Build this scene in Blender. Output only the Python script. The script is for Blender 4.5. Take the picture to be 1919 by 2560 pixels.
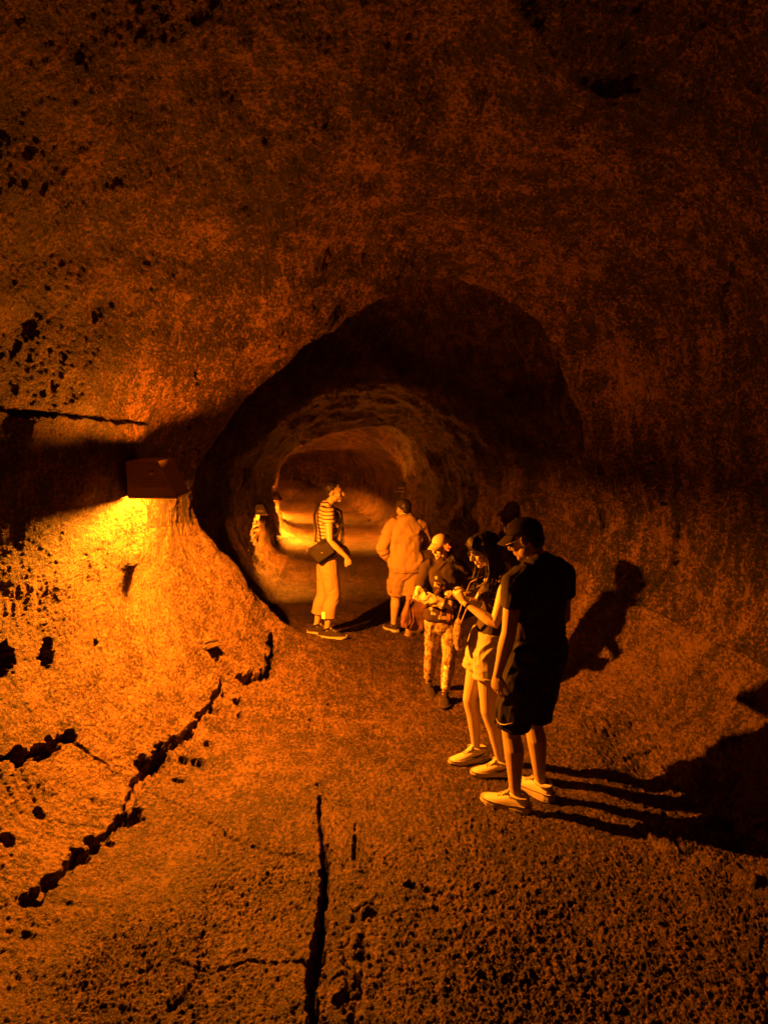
import bpy, bmesh, math, random
import numpy as np
from mathutils import Vector, Matrix, Quaternion
random.seed(7); R = math.radians
scene = bpy.context.scene
for _o in list(bpy.data.objects): bpy.data.objects.remove(_o)
COL = scene.collection

# ---------------------------------------------------------------- camera, world, exposure
CAM_Z, PITCH, FOC = 2.41, 7.97, 1849.0
cd = bpy.data.cameras.new('camera'); cam = bpy.data.objects.new('camera', cd); COL.objects.link(cam)
cam.location = (0, 0, CAM_Z); cam.rotation_euler = (R(90 - PITCH), 0, 0)
cd.sensor_fit = 'VERTICAL'; cd.sensor_height = 36; cd.lens = 36 * FOC / 2560
cd.clip_start = .05; cd.clip_end = 200
scene.camera = cam
w = bpy.data.worlds.new('World'); scene.world = w; w.use_nodes = True
w.node_tree.nodes['Background'].inputs['Color'].default_value = (1, .3, .05, 1)
w.node_tree.nodes['Background'].inputs['Strength'].default_value = 0.0
vs = scene.view_settings
vs.view_transform = 'Standard'; vs.look = 'None'; vs.gamma = 1; vs.use_curve_mapping = False
vs.exposure = 0.0
scene.cycles.max_bounces = 6; scene.cycles.diffuse_bounces = 2; scene.cycles.glossy_bounces = 2
scene.cycles.use_denoising = True
SODIUM = (1.0, .222, .006)

# ---------------------------------------------------------------- helpers
def tag(o, label=None, cat=None, group=None, kind=None):
    for k, v in (('label', label), ('category', cat), ('group', group), ('kind', kind)):
        if v: o[k] = v
    return o
def empty(name, loc=(0,0,0), rz=0, label=None, cat=None, group=None):
    o = bpy.data.objects.new(name, None); COL.objects.link(o)
    o.location = loc; o.rotation_euler = (0, 0, rz); o.empty_display_size = .1
    return tag(o, label, cat, group)
def link(name, me, mat=None, parent=None, smooth=True):
    o = bpy.data.objects.new(name, me); COL.objects.link(o)
    if mat is not None: me.materials.append(mat)
    if smooth: me.polygons.foreach_set('use_smooth', [True]*len(me.polygons))
    if parent is not None: o.parent = parent
    return o
def at(px, py, Y):
    p = R(PITCH); dx, dz = (px-959.5)/FOC, (1280-py)/FOC
    t = Y/(math.cos(p)+dz*math.sin(p))
    return Vector((dx*t, Y, CAM_Z + t*(-math.sin(p)+dz*math.cos(p))))
def floor_z(Y):
    return -0.0 if Y < 7 else -.052*(Y-7)
def ground_at(px, py):
    p = R(PITCH); dz = (1280-py)/FOC
    Y = 5.0
    for _ in range(30):
        Y = (CAM_Z-floor_z(Y))/math.tan(p+math.atan(-dz))
    return at(px, py, Y)

# noise -----------------------------------------------------------
def _hash(ix, iy, iz, seed):
    h = (ix.astype(np.int64)*374761393 + iy.astype(np.int64)*668265263 + iz.astype(np.int64)*2147483647 + seed*1274126177) & 0xffffffff
    h = ((h ^ (h >> 13))*1274126177) & 0xffffffff
    h = ((h ^ (h >> 16))*2246822519) & 0xffffffff
    return ((h ^ (h >> 15)) & 0xffffff)/float(0x7fffff) - 1.0
def vnoise(p, seed=0):
    i = np.floor(p); f = p-i; i = i.astype(np.int64); f = f*f*f*(f*(f*6-15)+10)
    x, y, z = i[:,0], i[:,1], i[:,2]; fx, fy, fz = f[:,0], f[:,1], f[:,2]
    def L(a, b, t): return a+(b-a)*t
    return L(L(L(_hash(x,y,z,seed),_hash(x+1,y,z,seed),fx), L(_hash(x,y+1,z,seed),_hash(x+1,y+1,z,seed),fx), fy),
             L(L(_hash(x,y,z+1,seed),_hash(x+1,y,z+1,seed),fx), L(_hash(x,y+1,z+1,seed),_hash(x+1,y+1,z+1,seed),fx), fy), fz)
def fbm(p, scale, octv=3, seed=0, gain=.5):
    s = np.zeros(len(p)); a = 1.0; n = 0
    for k in range(octv):
        s += a*vnoise(p*scale*(2.03**k)+k*17.3, seed+k); n += a; a *= gain
    return s/n

# materials -------------------------------------------------------
def nmat(name):
    m = bpy.data.materials.new(name); m.use_nodes = True
    nt = m.node_tree; b = nt.nodes['Principled BSDF']
    return m, nt, b
def N(nt, typ, **kw):
    n = nt.nodes.new(typ)
    for k, v in kw.items():
        if k in n.inputs: n.inputs[k].default_value = v
        else: setattr(n, k, v)
    return n
def rock_mat(name, dark, mid, pale, rough=.6, grit=1.0, bias=.5, patch=.5, streak=.3):
    """three tones of rock: broken up finely, drawn into streaks, gathered into patches"""
    m, nt, b = nmat(name); L = nt.links.new
    tc = N(nt, 'ShaderNodeTexCoord')
    def noise(sc, det, ro, vec=None, dist=0.0):
        n = N(nt, 'ShaderNodeTexNoise', Scale=sc, Detail=det, Roughness=ro, Distortion=dist); L(vec or tc.outputs['Object'], n.inputs['Vector']); return n.outputs['Fac']
    def mth(op, a, b_):
        n = N(nt, 'ShaderNodeMath', operation=op)
        for i, v in enumerate((a, b_)):
            if isinstance(v, (int, float)): n.inputs[i].default_value = v
            else: L(v, n.inputs[i])
        return n.outputs[0]
    mp = N(nt, 'ShaderNodeMapping'); mp.inputs['Scale'].default_value = (1, 1, .22); L(tc.outputs['Object'], mp.inputs['Vector'])
    big = noise(1.7, 5, .6); fine = mth('ADD', .5, mth('MULTIPLY', mth('SUBTRACT', noise(46, 5, .8), .5), 1.75)); stk = noise(9, 4, .65, mp.outputs[0], .8); mid_ = noise(9, 4, .6)
    v = mth('ADD', fine, mth('MULTIPLY', mth('SUBTRACT', big, .5), patch*2)); v = mth('ADD', v, mth('MULTIPLY', mth('SUBTRACT', stk, .5), streak*2)); v = mth('ADD', v, mth('MULTIPLY', mth('SUBTRACT', mid_, .5), .5))
    cr = N(nt, 'ShaderNodeValToRGB'); e = cr.color_ramp.elements
    e[0].position = bias-.10; e[0].color = (*dark,1); e[1].position = bias+.16; e[1].color = (*pale,1); k_ = e.new(bias+.01); k_.color = (*mid,1)
    L(v, cr.inputs[0]); L(cr.outputs[0], b.inputs['Base Color'])
    rr = N(nt, 'ShaderNodeMapRange'); rr.inputs[3].default_value = rough-.18; rr.inputs[4].default_value = rough+.2
    L(fine, rr.inputs[0]); L(rr.outputs[0], b.inputs['Roughness']); b.inputs['Specular IOR Level'].default_value = .5
    vo = N(nt, 'ShaderNodeTexVoronoi', Scale=80.0); L(tc.outputs['Object'], vo.inputs['Vector'])
    n3 = noise(120, 4, .7)
    b1 = N(nt, 'ShaderNodeBump', Strength=1.0, Distance=.013*grit); L(fine, b1.inputs['Height'])
    b2 = N(nt, 'ShaderNodeBump', Strength=.8, Distance=.005*grit); L(vo.outputs['Distance'], b2.inputs['Height']); L(b1.outputs[0], b2.inputs['Normal'])
    b3 = N(nt, 'ShaderNodeBump', Strength=.9, Distance=.008*grit); L(n3, b3.inputs['Height']); L(b2.outputs[0], b3.inputs['Normal'])
    L(b3.outputs[0], b.inputs['Normal'])
    return m
M_ROCK = rock_mat('lava_rock', (.016,.008,.005), (.060,.031,.020), (.30,.165,.105), .5, 2.0, .52, .26, .26)
M_BANK = rock_mat('bank_rock', (.03,.016,.010), (.11,.060,.040), (.27,.16,.105), .5, 1.9, .445, .22, .10)
M_FLOOR = rock_mat('floor_rock', (.022,.012,.008), (.085,.047,.031), (.23,.132,.087), .5, 2.0, .492, .18, .0)

# ---------------------------------------------------------------- cave: lofted rock tube
# control points per station: floor middle, floor right, right low, right mid, right up, ceiling right, top,
# ceiling left, left up, left mid, left low, floor left        (x, z)
ST = [
 (-3.5,[(0,.0),(1.6,.0),(2.5,.5),(2.9,1.5),(2.7,2.8),(1.8,4.1),(0,4.7),(-1.6,4.1),(-2.6,2.8),(-2.9,1.4),(-2.4,.5),(-1.8,.0)]),
 (2.0, [(0,.0),(2.1,.03),(2.8,.5),(3.0,1.5),(2.8,2.9),(1.9,4.2),(0,4.75),(-1.6,4.15),(-2.5,2.9),(-2.75,1.4),(-2.35,.5),(-1.95,.0)]),
 (3.6, [(0,.0),(2.1,.03),(2.75,.45),(3.0,1.4),(2.9,2.8),(2.1,4.0),(.2,4.6),(-1.4,4.05),(-2.3,2.9),(-2.42,1.6),(-2.28,.68),(-1.65,.06)]),
 (4.6, [(0,.0),(1.9,.03),(2.5,.5),(2.85,1.4),(2.75,2.7),(2.1,3.7),(.4,4.3),(-1.15,3.65),(-1.88,2.7),(-1.98,1.65),(-2.02,.75),(-1.45,.06)]),
 (5.3, [(0,.0),(1.55,.03),(2.3,.5),(2.7,1.4),(2.6,2.6),(1.95,3.5),(.5,4.0),(-1.0,3.3),(-1.62,2.45),(-1.73,1.75),(-1.86,.85),(-1.25,.08)]),
 (6.1, [(0,.0),(1.35,.03),(2.1,.55),(2.5,1.4),(2.35,2.4),(1.7,3.3),(.5,3.75),(-.85,2.95),(-1.57,2.3),(-1.72,1.65),(-1.62,.78),(-1.02,.24)]),
 (6.8, [(.1,.0),(1.25,.04),(1.65,.5),(1.80,1.4),(1.66,2.3),(1.2,3.15),(.5,3.42),(-.5,3.0),(-1.45,2.2),(-1.75,1.6),(-1.28,.90),(-.88,.46)]),
 (7.4, [(.1,-.02),(1.45,.0),(2.3,.5),(2.8,1.3),(2.8,2.4),(2.0,3.9),(.4,5.0),(-1.3,4.2),(-2.3,2.8),(-2.35,1.55),(-1.70,.6),(-1.08,.14)]),
 (9.0, [(0,-.1),(1.3,-.08),(2.1,.4),(2.45,1.2),(2.1,2.3),(1.7,3.6),(.3,4.5),(-1.3,3.8),(-2.3,2.5),(-2.3,1.3),(-2.1,.5),(-1.5,-.08)]),
 (10.2,[(-.1,-.16),(1.0,-.13),(1.5,.3),(1.7,1.0),(1.6,1.8),(1.0,2.5),(0,2.8),(-1.2,2.4),(-1.85,1.7),(-2.0,1.05),(-1.95,.5),(-1.55,-.08)]),
 (11.4,[(-.2,-.22),(.85,-.2),(1.3,.2),(1.5,.9),(1.35,1.7),(.8,2.3),(-.1,2.6),(-1.3,2.2),(-1.9,1.6),(-1.98,.95),(-1.95,.35),(-1.6,-.15)]),
 (13.0,[(-.4,-.31),(.55,-.27),(.88,.1),(.95,.75),(.72,1.45),(.3,1.95),(-.25,2.04),(-1.1,1.93),(-1.72,1.6),(-1.98,1.1),(-2.0,.35),(-1.7,-.2)]),
 (14.5,[(-.6,-.39),(.4,-.35),(.8,.1),(.85,.8),(.75,1.5),(.3,2.1),(-.5,2.4),(-1.6,2.1),(-2.3,1.6),(-2.5,1.0),(-2.4,.3),(-2.0,-.25)]),
 (16.5,[(-.8,-.5),(.2,-.45),(.42,-.05),(.52,.6),(.45,1.3),(.0,1.9),(-.7,2.1),(-1.8,1.9),(-2.35,1.4),(-2.4,.8),(-2.38,.1),(-2.1,-.4)]),
 (18.5,[(-1.0,-.6),(-.1,-.55),(.4,-.15),(.55,.4),(.3,1.0),(-.5,1.35),(-1.3,1.45),(-2.1,1.35),(-2.55,1.0),(-2.72,.5),(-2.7,-.05),(-2.45,-.5)]),
 (21.0,[(-1.5,-.73),(-.4,-.7),(.1,-.35),(.2,.2),(.0,.8),(-.8,1.4),(-1.7,1.7),(-2.6,1.5),(-3.3,1.0),(-3.5,.4),(-3.4,-.3),(-3.0,-.65)]),
 (24.0,[(-2.4,-.88),(-1.0,-.86),(-.6,-.5),(-.5,.1),(-.6,.6),(-1.4,1.1),(-2.4,1.3),(-3.4,1.1),(-4.0,.7),(-4.2,.1),(-4.1,-.5),(-3.7,-.82)]),
 (25.2,[(-2.5,-.6),(-1.6,-.6),(-1.4,-.3),(-1.3,.1),(-1.5,.4),(-2.0,.6),(-2.5,.8),(-3.0,.7),(-3.4,.4),(-3.6,.1),(-3.5,-.3),(-3.1,-.6)]),
 (25.5,[(-2.6,-.1)]*12),(26.4,[(-2.6,-.1)]*12),
]
SEGN = [330,190,110,110,110,110,110,120,120,140,200,330]
def build_cave():
    ys = list(np.arange(-3.5, 1.5, .12))
    y = 1.5
    while y < 26.3:
        ys.append(y); y += max(.0055, .0021*y) if y < 8 else .0042*y
    ys.append(26.3); ys = np.array(ys)
    gy = np.arange(-3.5, 26.301, .05)
    SY = np.array([s[0] for s in ST]); C = np.array([s[1] for s in ST], float)   # (S,12,2)
    G = np.zeros((len(gy),12,2))
    for k in range(12):
        for c in range(2): G[:,k,c] = np.interp(gy, SY, C[:,k,c])
    ker = np.exp(-.5*(np.arange(-12,13)*.05/.10)**2); ker /= ker.sum()
    Gp = np.concatenate([np.repeat(G[:1],12,0), G, np.repeat(G[-1:],12,0)])
    G = sum(ker[j]*Gp[j:j+len(gy)] for j in range(25))
    Ctl = np.zeros((len(ys),12,2))
    for k in range(12):
        for c in range(2): Ctl[:,k,c] = np.interp(ys, gy, G[:,k,c])
    # ragged ribs: shift the walls a little along the tube, independently per control line
    cols = []; seg = []
    for k in range(12):
        p0, p1, p2, p3 = Ctl[:,(k-1)%12], Ctl[:,k], Ctl[:,(k+1)%12], Ctl[:,(k+2)%12]
        for j in range(SEGN[k]):
            t = j/SEGN[k]
            cols.append(.5*((2*p1)+(-p0+p2)*t+(2*p0-5*p1+4*p2-p3)*t*t+(-p0+3*p1-3*p2+p3)*t**3)); seg.append(k+t)
    X = np.stack(cols, 1)                       # (ny, nu, 2)
    ny, nu = X.shape[:2]; seg = np.array(seg)
    P = np.zeros((ny, nu, 3)); P[...,0] = X[...,0]; P[...,2] = X[...,1]; P[...,1] = ys[:,None]
    def normals(P):
        du = np.roll(P,-1,1)-np.roll(P,1,1); dv = np.gradient(P, axis=0)
        n = np.cross(du, dv); l = np.linalg.norm(n, axis=2, keepdims=True); n /= np.maximum(l,1e-9)
        return n
    n = normals(P)
    if n[50,10,2] < 0: n = -n                   # inward: floor normal up
    F = P.reshape(-1,3).copy(); Nn = n.reshape(-1,3)
    S = np.tile(seg, ny); Yv = F[:,1]
    isf = np.clip(1-np.abs(((S+6)%12)-6)/1.0, 0, 1)          # 1 on floor middle, 0 on the edges
    floorw = np.clip(isf*2.2, 0, 1); wallw = 1-floorw
    # arc coordinate along a ring for streaks that run down the walls
    d = np.linalg.norm(np.diff(P, axis=1, append=P[:,:1]), axis=2); arc = np.cumsum(d,1)-d
    arc = arc.reshape(-1)
    lw = np.exp(-((S-9.9)/1.0)**2)*np.clip((8-Yv)/2,0,1)
    pocket = -np.clip(1-np.sqrt(((F[:,0]-1.5)/1.1)**2+((Yv-3.1)/1.35)**2),0,1)**.8*.6*(F[:,2]>3.2)
    big = pocket + fbm(F, .9, 3, 11)*.16*wallw*(1-.85*lw) + fbm(F, 1.3, 2, 15)*.035*floorw
    med = fbm(F, 3.6, 3, 21)*(.055*wallw + .016*floorw)
    st = np.stack([Yv*9, arc*1.3, np.zeros_like(arc)],1); streak = 1-np.abs(fbm(st, 1.0, 3, 31))*2.2
    streak = np.clip(streak, -.5, 1)
    rightw = np.exp(-((S-3.3)/1.5)**2)*np.clip((14-Yv)/2,.35,1)
    fold = vnoise(np.stack([Yv*2.6+fbm(F,1.2,2,35)*1.4, arc*.45, arc*0],1), 33); fold = 1-np.abs(fold)*2.4
    led = vnoise(np.stack([Yv*.7, F[:,2]*4.2+fbm(F,.8,2,37)*2, arc*0],1), 36)
    med0 = np.clip(fold,-.6,1)*.085*rightw + np.clip(led,-.4,.5)*.07*rightw
    leftlow = np.exp(-((S-10.3)/.9)**2)
    med += med0*wallw
    bank = np.clip(1-np.abs(S-10.2)/1.3,0,1)
    ln = 1-np.abs(vnoise(np.stack([Yv*20+fbm(F,2,2,38)*2.2, arc*1.1, arc*0],1),39))*2.2
    med += np.clip(ln,-.4,1)*.009*np.clip(bank*1.6,0,1)*wallw
    med += streak*((.010+.03*rightw)*wallw)*np.clip(1-floorw,0,1)
    fin = fbm(F, 14, 3, 41, .6)*((.006+.008*np.clip(rightw*1.5,0,1))*wallw+.007*floorw)
    fin2 = fbm(F, 42, 2, 51, .6)*(.012*wallw+.009*floorw)
    lump = 1-np.abs(fbm(F, 24, 4, 77, .66))*2.4
    fin -= np.clip(lump,0,1)*.013*floorw*np.clip((4.9-Yv)/1.6,.15,1)*np.clip(.5+fbm(F,1.4,2,78)*1.6,.1,1.2)
    # vesicles / drips on the near walls
    cell = fbm(F*np.array([1,1,.45]), 38, 2, 61); fin += np.clip(cell-.18,0,1)*.009*wallw*np.clip((9-Yv)/3,0,1)
    med *= 1-.65*lw
    fin *= 1-.6*np.clip(bank*1.8,0,1)
    upl = np.exp(-((S-8.6)/1.7)**2)*np.clip((6.4-Yv)/1.0,0,1); fin *= 1-.6*upl; med *= 1-.5*upl
    glow_ridge = .05*np.exp(-((Yv-5.30-.03*np.sin(F[:,2]*9))/.06)**2)*np.clip((F[:,2]-1.0)/.3,0,1)*np.clip((1.76-F[:,2])/.05,0,1)*(F[:,0]<-1)  # ridge added under the lamp so the wall shows a bright streak
    med += glow_ridge
    # gritty clinker surface: rounded lumps with sharp crevices between them
    amp = .55+.6*np.clip(fbm(F, 1.7, 2, 66)+.35, 0, 1)
    g1 = np.abs(fbm(F, 30, 2, 67, .55)); g2 = np.abs(fbm(F, 66, 2, 68, .6))
    fin -= (.34-g1)*.015*wallw*amp*(1-.65*np.maximum(bank,lw)) + (.3-g2)*.016*wallw*amp
    near = np.clip((6.5-Yv)/4, .12, 1)
    fin -= ((.34-g1)*.008*amp + (.3-g2)*(.022+.010*np.clip((4.6-Yv)/1.2,0,1))*amp)*floorw*near
    # broken, pitted ground toward the camera and on the left
    rub = np.clip(fbm(F, 1.1, 2, 71)*1.6 + .1 + np.clip((3.9-Yv)*.35,-.6,.9), 0, 1)*floorw
    fin += (np.abs(fbm(F, 11, 3, 81))*-.018+.004)*rub
    fin *= (1-.45*lw)*(1-.85*upl); fin2 *= (1-.5*lw)*(1-.55*upl)
    D = big+med+fin+fin2
    D *= np.clip((25.2-Yv)/1.0, 0, 1)
    F = F + Nn*D[:,None]
    # --- pits, cracks and two carved shadow lines, placed on the surface itself
    p = R(PITCH); dep = F[:,1]*math.cos(p)-(F[:,2]-CAM_Z)*math.sin(p)
    up = F[:,1]*math.sin(p)+(F[:,2]-CAM_Z)*math.cos(p)
    low = (dep > .5) & (F[:,2] < 4.2) & (Yv > 1.4) & (Yv < 9.5)
    idx = np.nonzero(low)[0]
    ppx = 959.5+FOC*F[idx,0]/dep[idx]; ppy = 1280-FOC*up[idx]/dep[idx]
    FB = F.copy()
    wob = fbm(FB[idx], 8, 4, 91, .8)*1.25 + fbm(FB[idx], 26, 2, 93)*.45
    def on_surface(x, y):
        k = np.argmin((ppx-x)**2+(ppy-y)**2); return FB[idx[k]]
    def pit(x, y, r, depth, sx=1.0, sy=1.0):
        c = on_surface(x, y); q = (FB[idx]-c)/np.array([sx,sy,1.2]); dd = np.linalg.norm(q,axis=1)/(r*.62) + wob*.75
        w_ = np.clip((1.0-dd)/.28, 0, 1); F[idx] -= Nn[idx]*(w_*depth)[:,None]
    def crack(pts, wdt, depth):
        rn = random.Random(int(pts[0][0]*7+pts[0][1])); q2 = [pts[0]]
        for a, b in zip(pts[:-1], pts[1:]):
            nn = max(1, int(math.hypot(b[0]-a[0], b[1]-a[1])/28))
            for i in range(1, nn+1): q2.append((a[0]+(b[0]-a[0])*i/nn+rn.uniform(-6,6), a[1]+(b[1]-a[1])*i/nn+rn.uniform(-5,5)))
        cs = [on_surface(*q) for q in q2]; best = np.full(len(idx), 9.0)
        for a, b in zip(cs[:-1], cs[1:]):
            ab = b-a; t = np.clip(((FB[idx]-a)@ab)/max(ab@ab,1e-9),0,1); dd = np.linalg.norm(FB[idx]-a-t[:,None]*ab,axis=1)
            best = np.minimum(best, dd)
        w_ = np.clip((1.0-(best/wdt+wob*1.1-.1))/.35, 0, 1); F[idx] -= Nn[idx]*(w_*depth)[:,None]
    for q in [(362,1916,.13,.2),(395,1890,.09,.15),(333,2035,.11,.18),(314,2050,.09,.15),(43,1897,.09,.14),(94,1882,.08,.12),(128,1863,.07,.1),
              (178,1841,.06,.1),(410,1878,.09,.15),(444,1849,.09,.15),(478,1825,.08,.12),(502,1791,.08,.13),(535,1776,.09,.14),(492,1907,.07,.1),
              (444,1950,.07,.12),(116,1641,.12,.14),(10,1646,.12,.16),(96,2032,.06,.1),(232,2110,.09,.16),(197,2139,.10,.18),(127,2203,.07,.12),
              (75,2249,.08,.14),(17,2104,.06,.1),(278,2110,.04,.06),(1020,2212,.05,.12),(1072,2226,.03,.07),(1030,2335,.035,.08),(1192,2216,.025,.05),
              (700,1882,.03,.08),(780,1800,.04,.04),(825,1760,.03,.05),(795,1960,.035,.05),(1800,2124,.035,.09),(1090,2275,.03,.06),
              (240,1610,.05,.06),(590,1750,.06,.09),(600,1790,.04,.06),(460,1900,.06,.1),(520,1860,.05,.08),(560,1735,.05,.08)]: pit(*q)
    for pts, wd, dp in [
        ([(811,2112),(808,2197),(813,2243),(799,2324),(790,2405),(776,2498),(780,2560)], .022, .16),
        ([(798,1990),(795,2040),(811,2112)], .015, .06),
        ([(434,2400),(520,2432),(620,2400),(753,2405),(790,2420)], .008, .03),
        ([(510,2335),(486,2380),(500,2430),(470,2470),(430,2525)], .009, .03),
        ([(631,2119),(690,2130),(753,2139),(805,2140)], .009, .04),
        ([(183,1858),(260,1905),(340,1965),(390,1985),(450,2012),(600,2105)], .007, .02),
        ([(560,1700),(530,1760),(470,1830),(410,1880),(350,1950),(320,2045),(230,2120),(130,2205),(60,2260)], .03, .05),
        
        ([(660,1440),(668,1500),(687,1570),(684,1630),(660,1690),(600,1700)], .045, .16),
        ([(590,1690),(540,1640),(510,1610)], .03, .08),
        ([(0,1900),(100,1880),(180,1840)], .03, .06),
        ([(1625,1120),(1640,1200),(1655,1260),(1690,1300),(1695,1370),(1670,1430),(1600,1500)], .016, .06),
        ([(1655,1260),(1625,1290)], .012, .04), ([(1400,760),(1470,900),(1490,1040),(1500,1200)], .02, .05),
        ([(0,1022),(120,1034),(240,1045),(360,1058),(480,1068)], .014, .05), ([(1160,1132),(1280,1134),(1420,1138)], .014, .04),  # shadow lines across the left and right walls, carved in as thin grooves
        ([(500,870),(490,960),(485,1040)], .02, .05), ([(1840,640),(1800,760),(1815,860)], .016, .05), ([(1560,1900),(1640,1870),(1740,1880)], .012, .03),
        ([(1570,2065),(1660,2110),(1740,2150)], .01, .03),
        ([(890,2060),(880,2110),(890,2150)], .012, .05)]: crack(pts, wd, dp)
    # a raised slab of older floor on the right, nearer than the man's heels
    xl = np.interp(FB[:,1], [1.5,2.8,3.3,3.75,4.02,4.1,4.2], [3.2,2.6,2.0,1.55,1.36,1.75,3.2]) + fbm(FB, 4, 3, 97)*.22
    rise = np.clip((FB[:,0]-xl)/.05, 0, 1)*np.clip((4.6-Yv)/.3,0,1)*(FB[:,2]<.9)
    F += Nn*(rise*.055)[:,None]
    # blocky rubble strip right of the main crack
    cx = np.interp(FB[:,1], [2.0,3.6,4.4], [-.28,-.22,-.25]) + .12
    strip = np.exp(-((FB[:,0]-cx)/.075)**2)*np.clip((3.75-Yv)/.4,0,1)*floorw
    F += Nn*(strip*(np.abs(fbm(FB, 16, 2, 99))*.07-.02))[:,None]
    global CAVE_F, CAVE_SHAPE, CAVE_SEG
    CAVE_F, CAVE_SHAPE, CAVE_SEG = F, (ny,nu), S
    # faces
    i = np.arange(ny-1)[:,None]*nu; j = np.arange(nu)[None,:]; j2 = (j+1)%nu
    a = i+j; b = i+j2; c = i+nu+j2; dd = i+nu+j
    Q = np.stack([a,b,c,dd],2)
    sj = seg
    isfl = (sj < 1.0) | (sj >= 11.0)
    isbk = ((sj >= 1.0) & (sj < 2.25)) | ((sj >= 9.25) & (sj < 11.0))
    for nm, selc, mat in (('cave_floor', isfl, M_FLOOR), ('rock_bank', isbk, M_BANK), ('cave_wall', ~isfl & ~isbk, M_ROCK)):
        q = Q[:, selc].reshape(-1,4)
        used = np.unique(q); mp = np.full(len(F), -1); mp[used] = np.arange(len(used)); q = mp[q]
        me = bpy.data.meshes.new(nm); me.vertices.add(len(used)); me.vertices.foreach_set('co', F[used].astype(np.float32).ravel())
        me.loops.add(len(q)*4); me.loops.foreach_set('vertex_index', q[:,::1].ravel().astype(np.int32))
        me.polygons.add(len(q)); me.polygons.foreach_set('loop_start', (np.arange(len(q))*4).astype(np.int32))
        me.polygons.foreach_set('use_smooth', np.ones(len(q), bool))
        me.update(calc_edges=True); me.validate()
        o = link(nm, me, mat, smooth=False); tag(o, kind='structure')
build_cave()
def surf(px, py, wall=None):
    """the point of the rock seen at a pixel of the reference, found once to mount fixtures on it (nearest in depth)"""
    F = CAVE_F; p = R(PITCH); dep = F[:,1]*math.cos(p)-(F[:,2]-CAM_Z)*math.sin(p); up = F[:,1]*math.sin(p)+(F[:,2]-CAM_Z)*math.cos(p)
    ok = dep > .5
    x = 959.5+FOC*F[ok,0]/dep[ok]; y = 1280-FOC*up[ok]/dep[ok]
    dd = np.hypot(x-px, y-py); k = np.nonzero(dd < 9)[0]
    if len(k) == 0: k = np.array([np.argmin(dd)])
    q = F[ok][k]; return Vector(q[np.argmin(q[:,1])])
def ground_z(x, y):
    F = CAVE_F; S = CAVE_SEG; m = (np.abs(F[:,0]-x) < .06) & (np.abs(F[:,1]-y) < .06) & ((S<1.3)|(S>10.7))
    return float(np.median(F[m,2])) if m.any() else floor_z(y)

# ---------------------------------------------------------------- lamps
def solid(name, rgb, rough=.5, metal=0, spec=.5, bump=0, bscale=60):
    m, nt, b = nmat(name)
    tc = N(nt,'ShaderNodeTexCoord'); nz = N(nt,'ShaderNodeTexNoise', Scale=bscale, Detail=4.0); nt.links.new(tc.outputs['Object'], nz.inputs['Vector'])
    mx = N(nt,'ShaderNodeMixRGB'); mx.inputs[1].default_value = (*[c*.85 for c in rgb],1); mx.inputs[2].default_value = (*[min(1,c*1.12) for c in rgb],1)
    nt.links.new(nz.outputs['Fac'], mx.inputs[0]); nt.links.new(mx.outputs[0], b.inputs['Base Color'])
    b.inputs['Roughness'].default_value = rough; b.inputs['Metallic'].default_value = metal; b.inputs['Specular IOR Level'].default_value = spec
    if bump:
        bp = N(nt,'ShaderNodeBump', Strength=.6, Distance=bump); nt.links.new(nz.outputs['Fac'], bp.inputs['Height']); nt.links.new(bp.outputs[0], b.inputs['Normal'])
    return m
M_HOOD = solid('hood_paint', (.28,.19,.13), .45, .3, bump=.0006)
M_HOODF = solid('hood_paint_black', (.05,.035,.026), .5, .2)
M_LOUVRE = solid('louvre_paint', (.42,.3,.2), .4, .3)
mg, ntg, bg_ = nmat('lamp_glow'); bg_.inputs['Base Color'].default_value=(.9,.6,.2,1); bg_.inputs['Emission Color'].default_value=(1,.45,.05,1); bg_.inputs['Emission Strength'].default_value=14
def box_bm(bm, c, s, rot=None, bev=0):
    r = bmesh.ops.create_cube(bm, size=1); vs_ = r['verts']
    for v in vs_: v.co = Vector((v.co.x*s[0], v.co.y*s[1], v.co.z*s[2]))
    if bev:
        es = list({e for v in vs_ for e in v.link_edges})
        rb = bmesh.ops.bevel(bm, geom=es, offset=bev, segments=2, affect='EDGES'); vs_ = list({v for f in rb['faces'] for v in f.verts} | {v for v in vs_ if v.is_valid})
    for v in vs_:
        if rot is not None: v.co = rot @ v.co
        v.co += Vector(c)
    return vs_
def bm_obj(name, bm, mat, parent=None, smooth=False):
    me = bpy.data.meshes.new(name); bmesh.ops.recalc_face_normals(bm, faces=bm.faces); bm.to_mesh(me); bm.free()
    return link(name, me, mat, parent, smooth)
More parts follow.
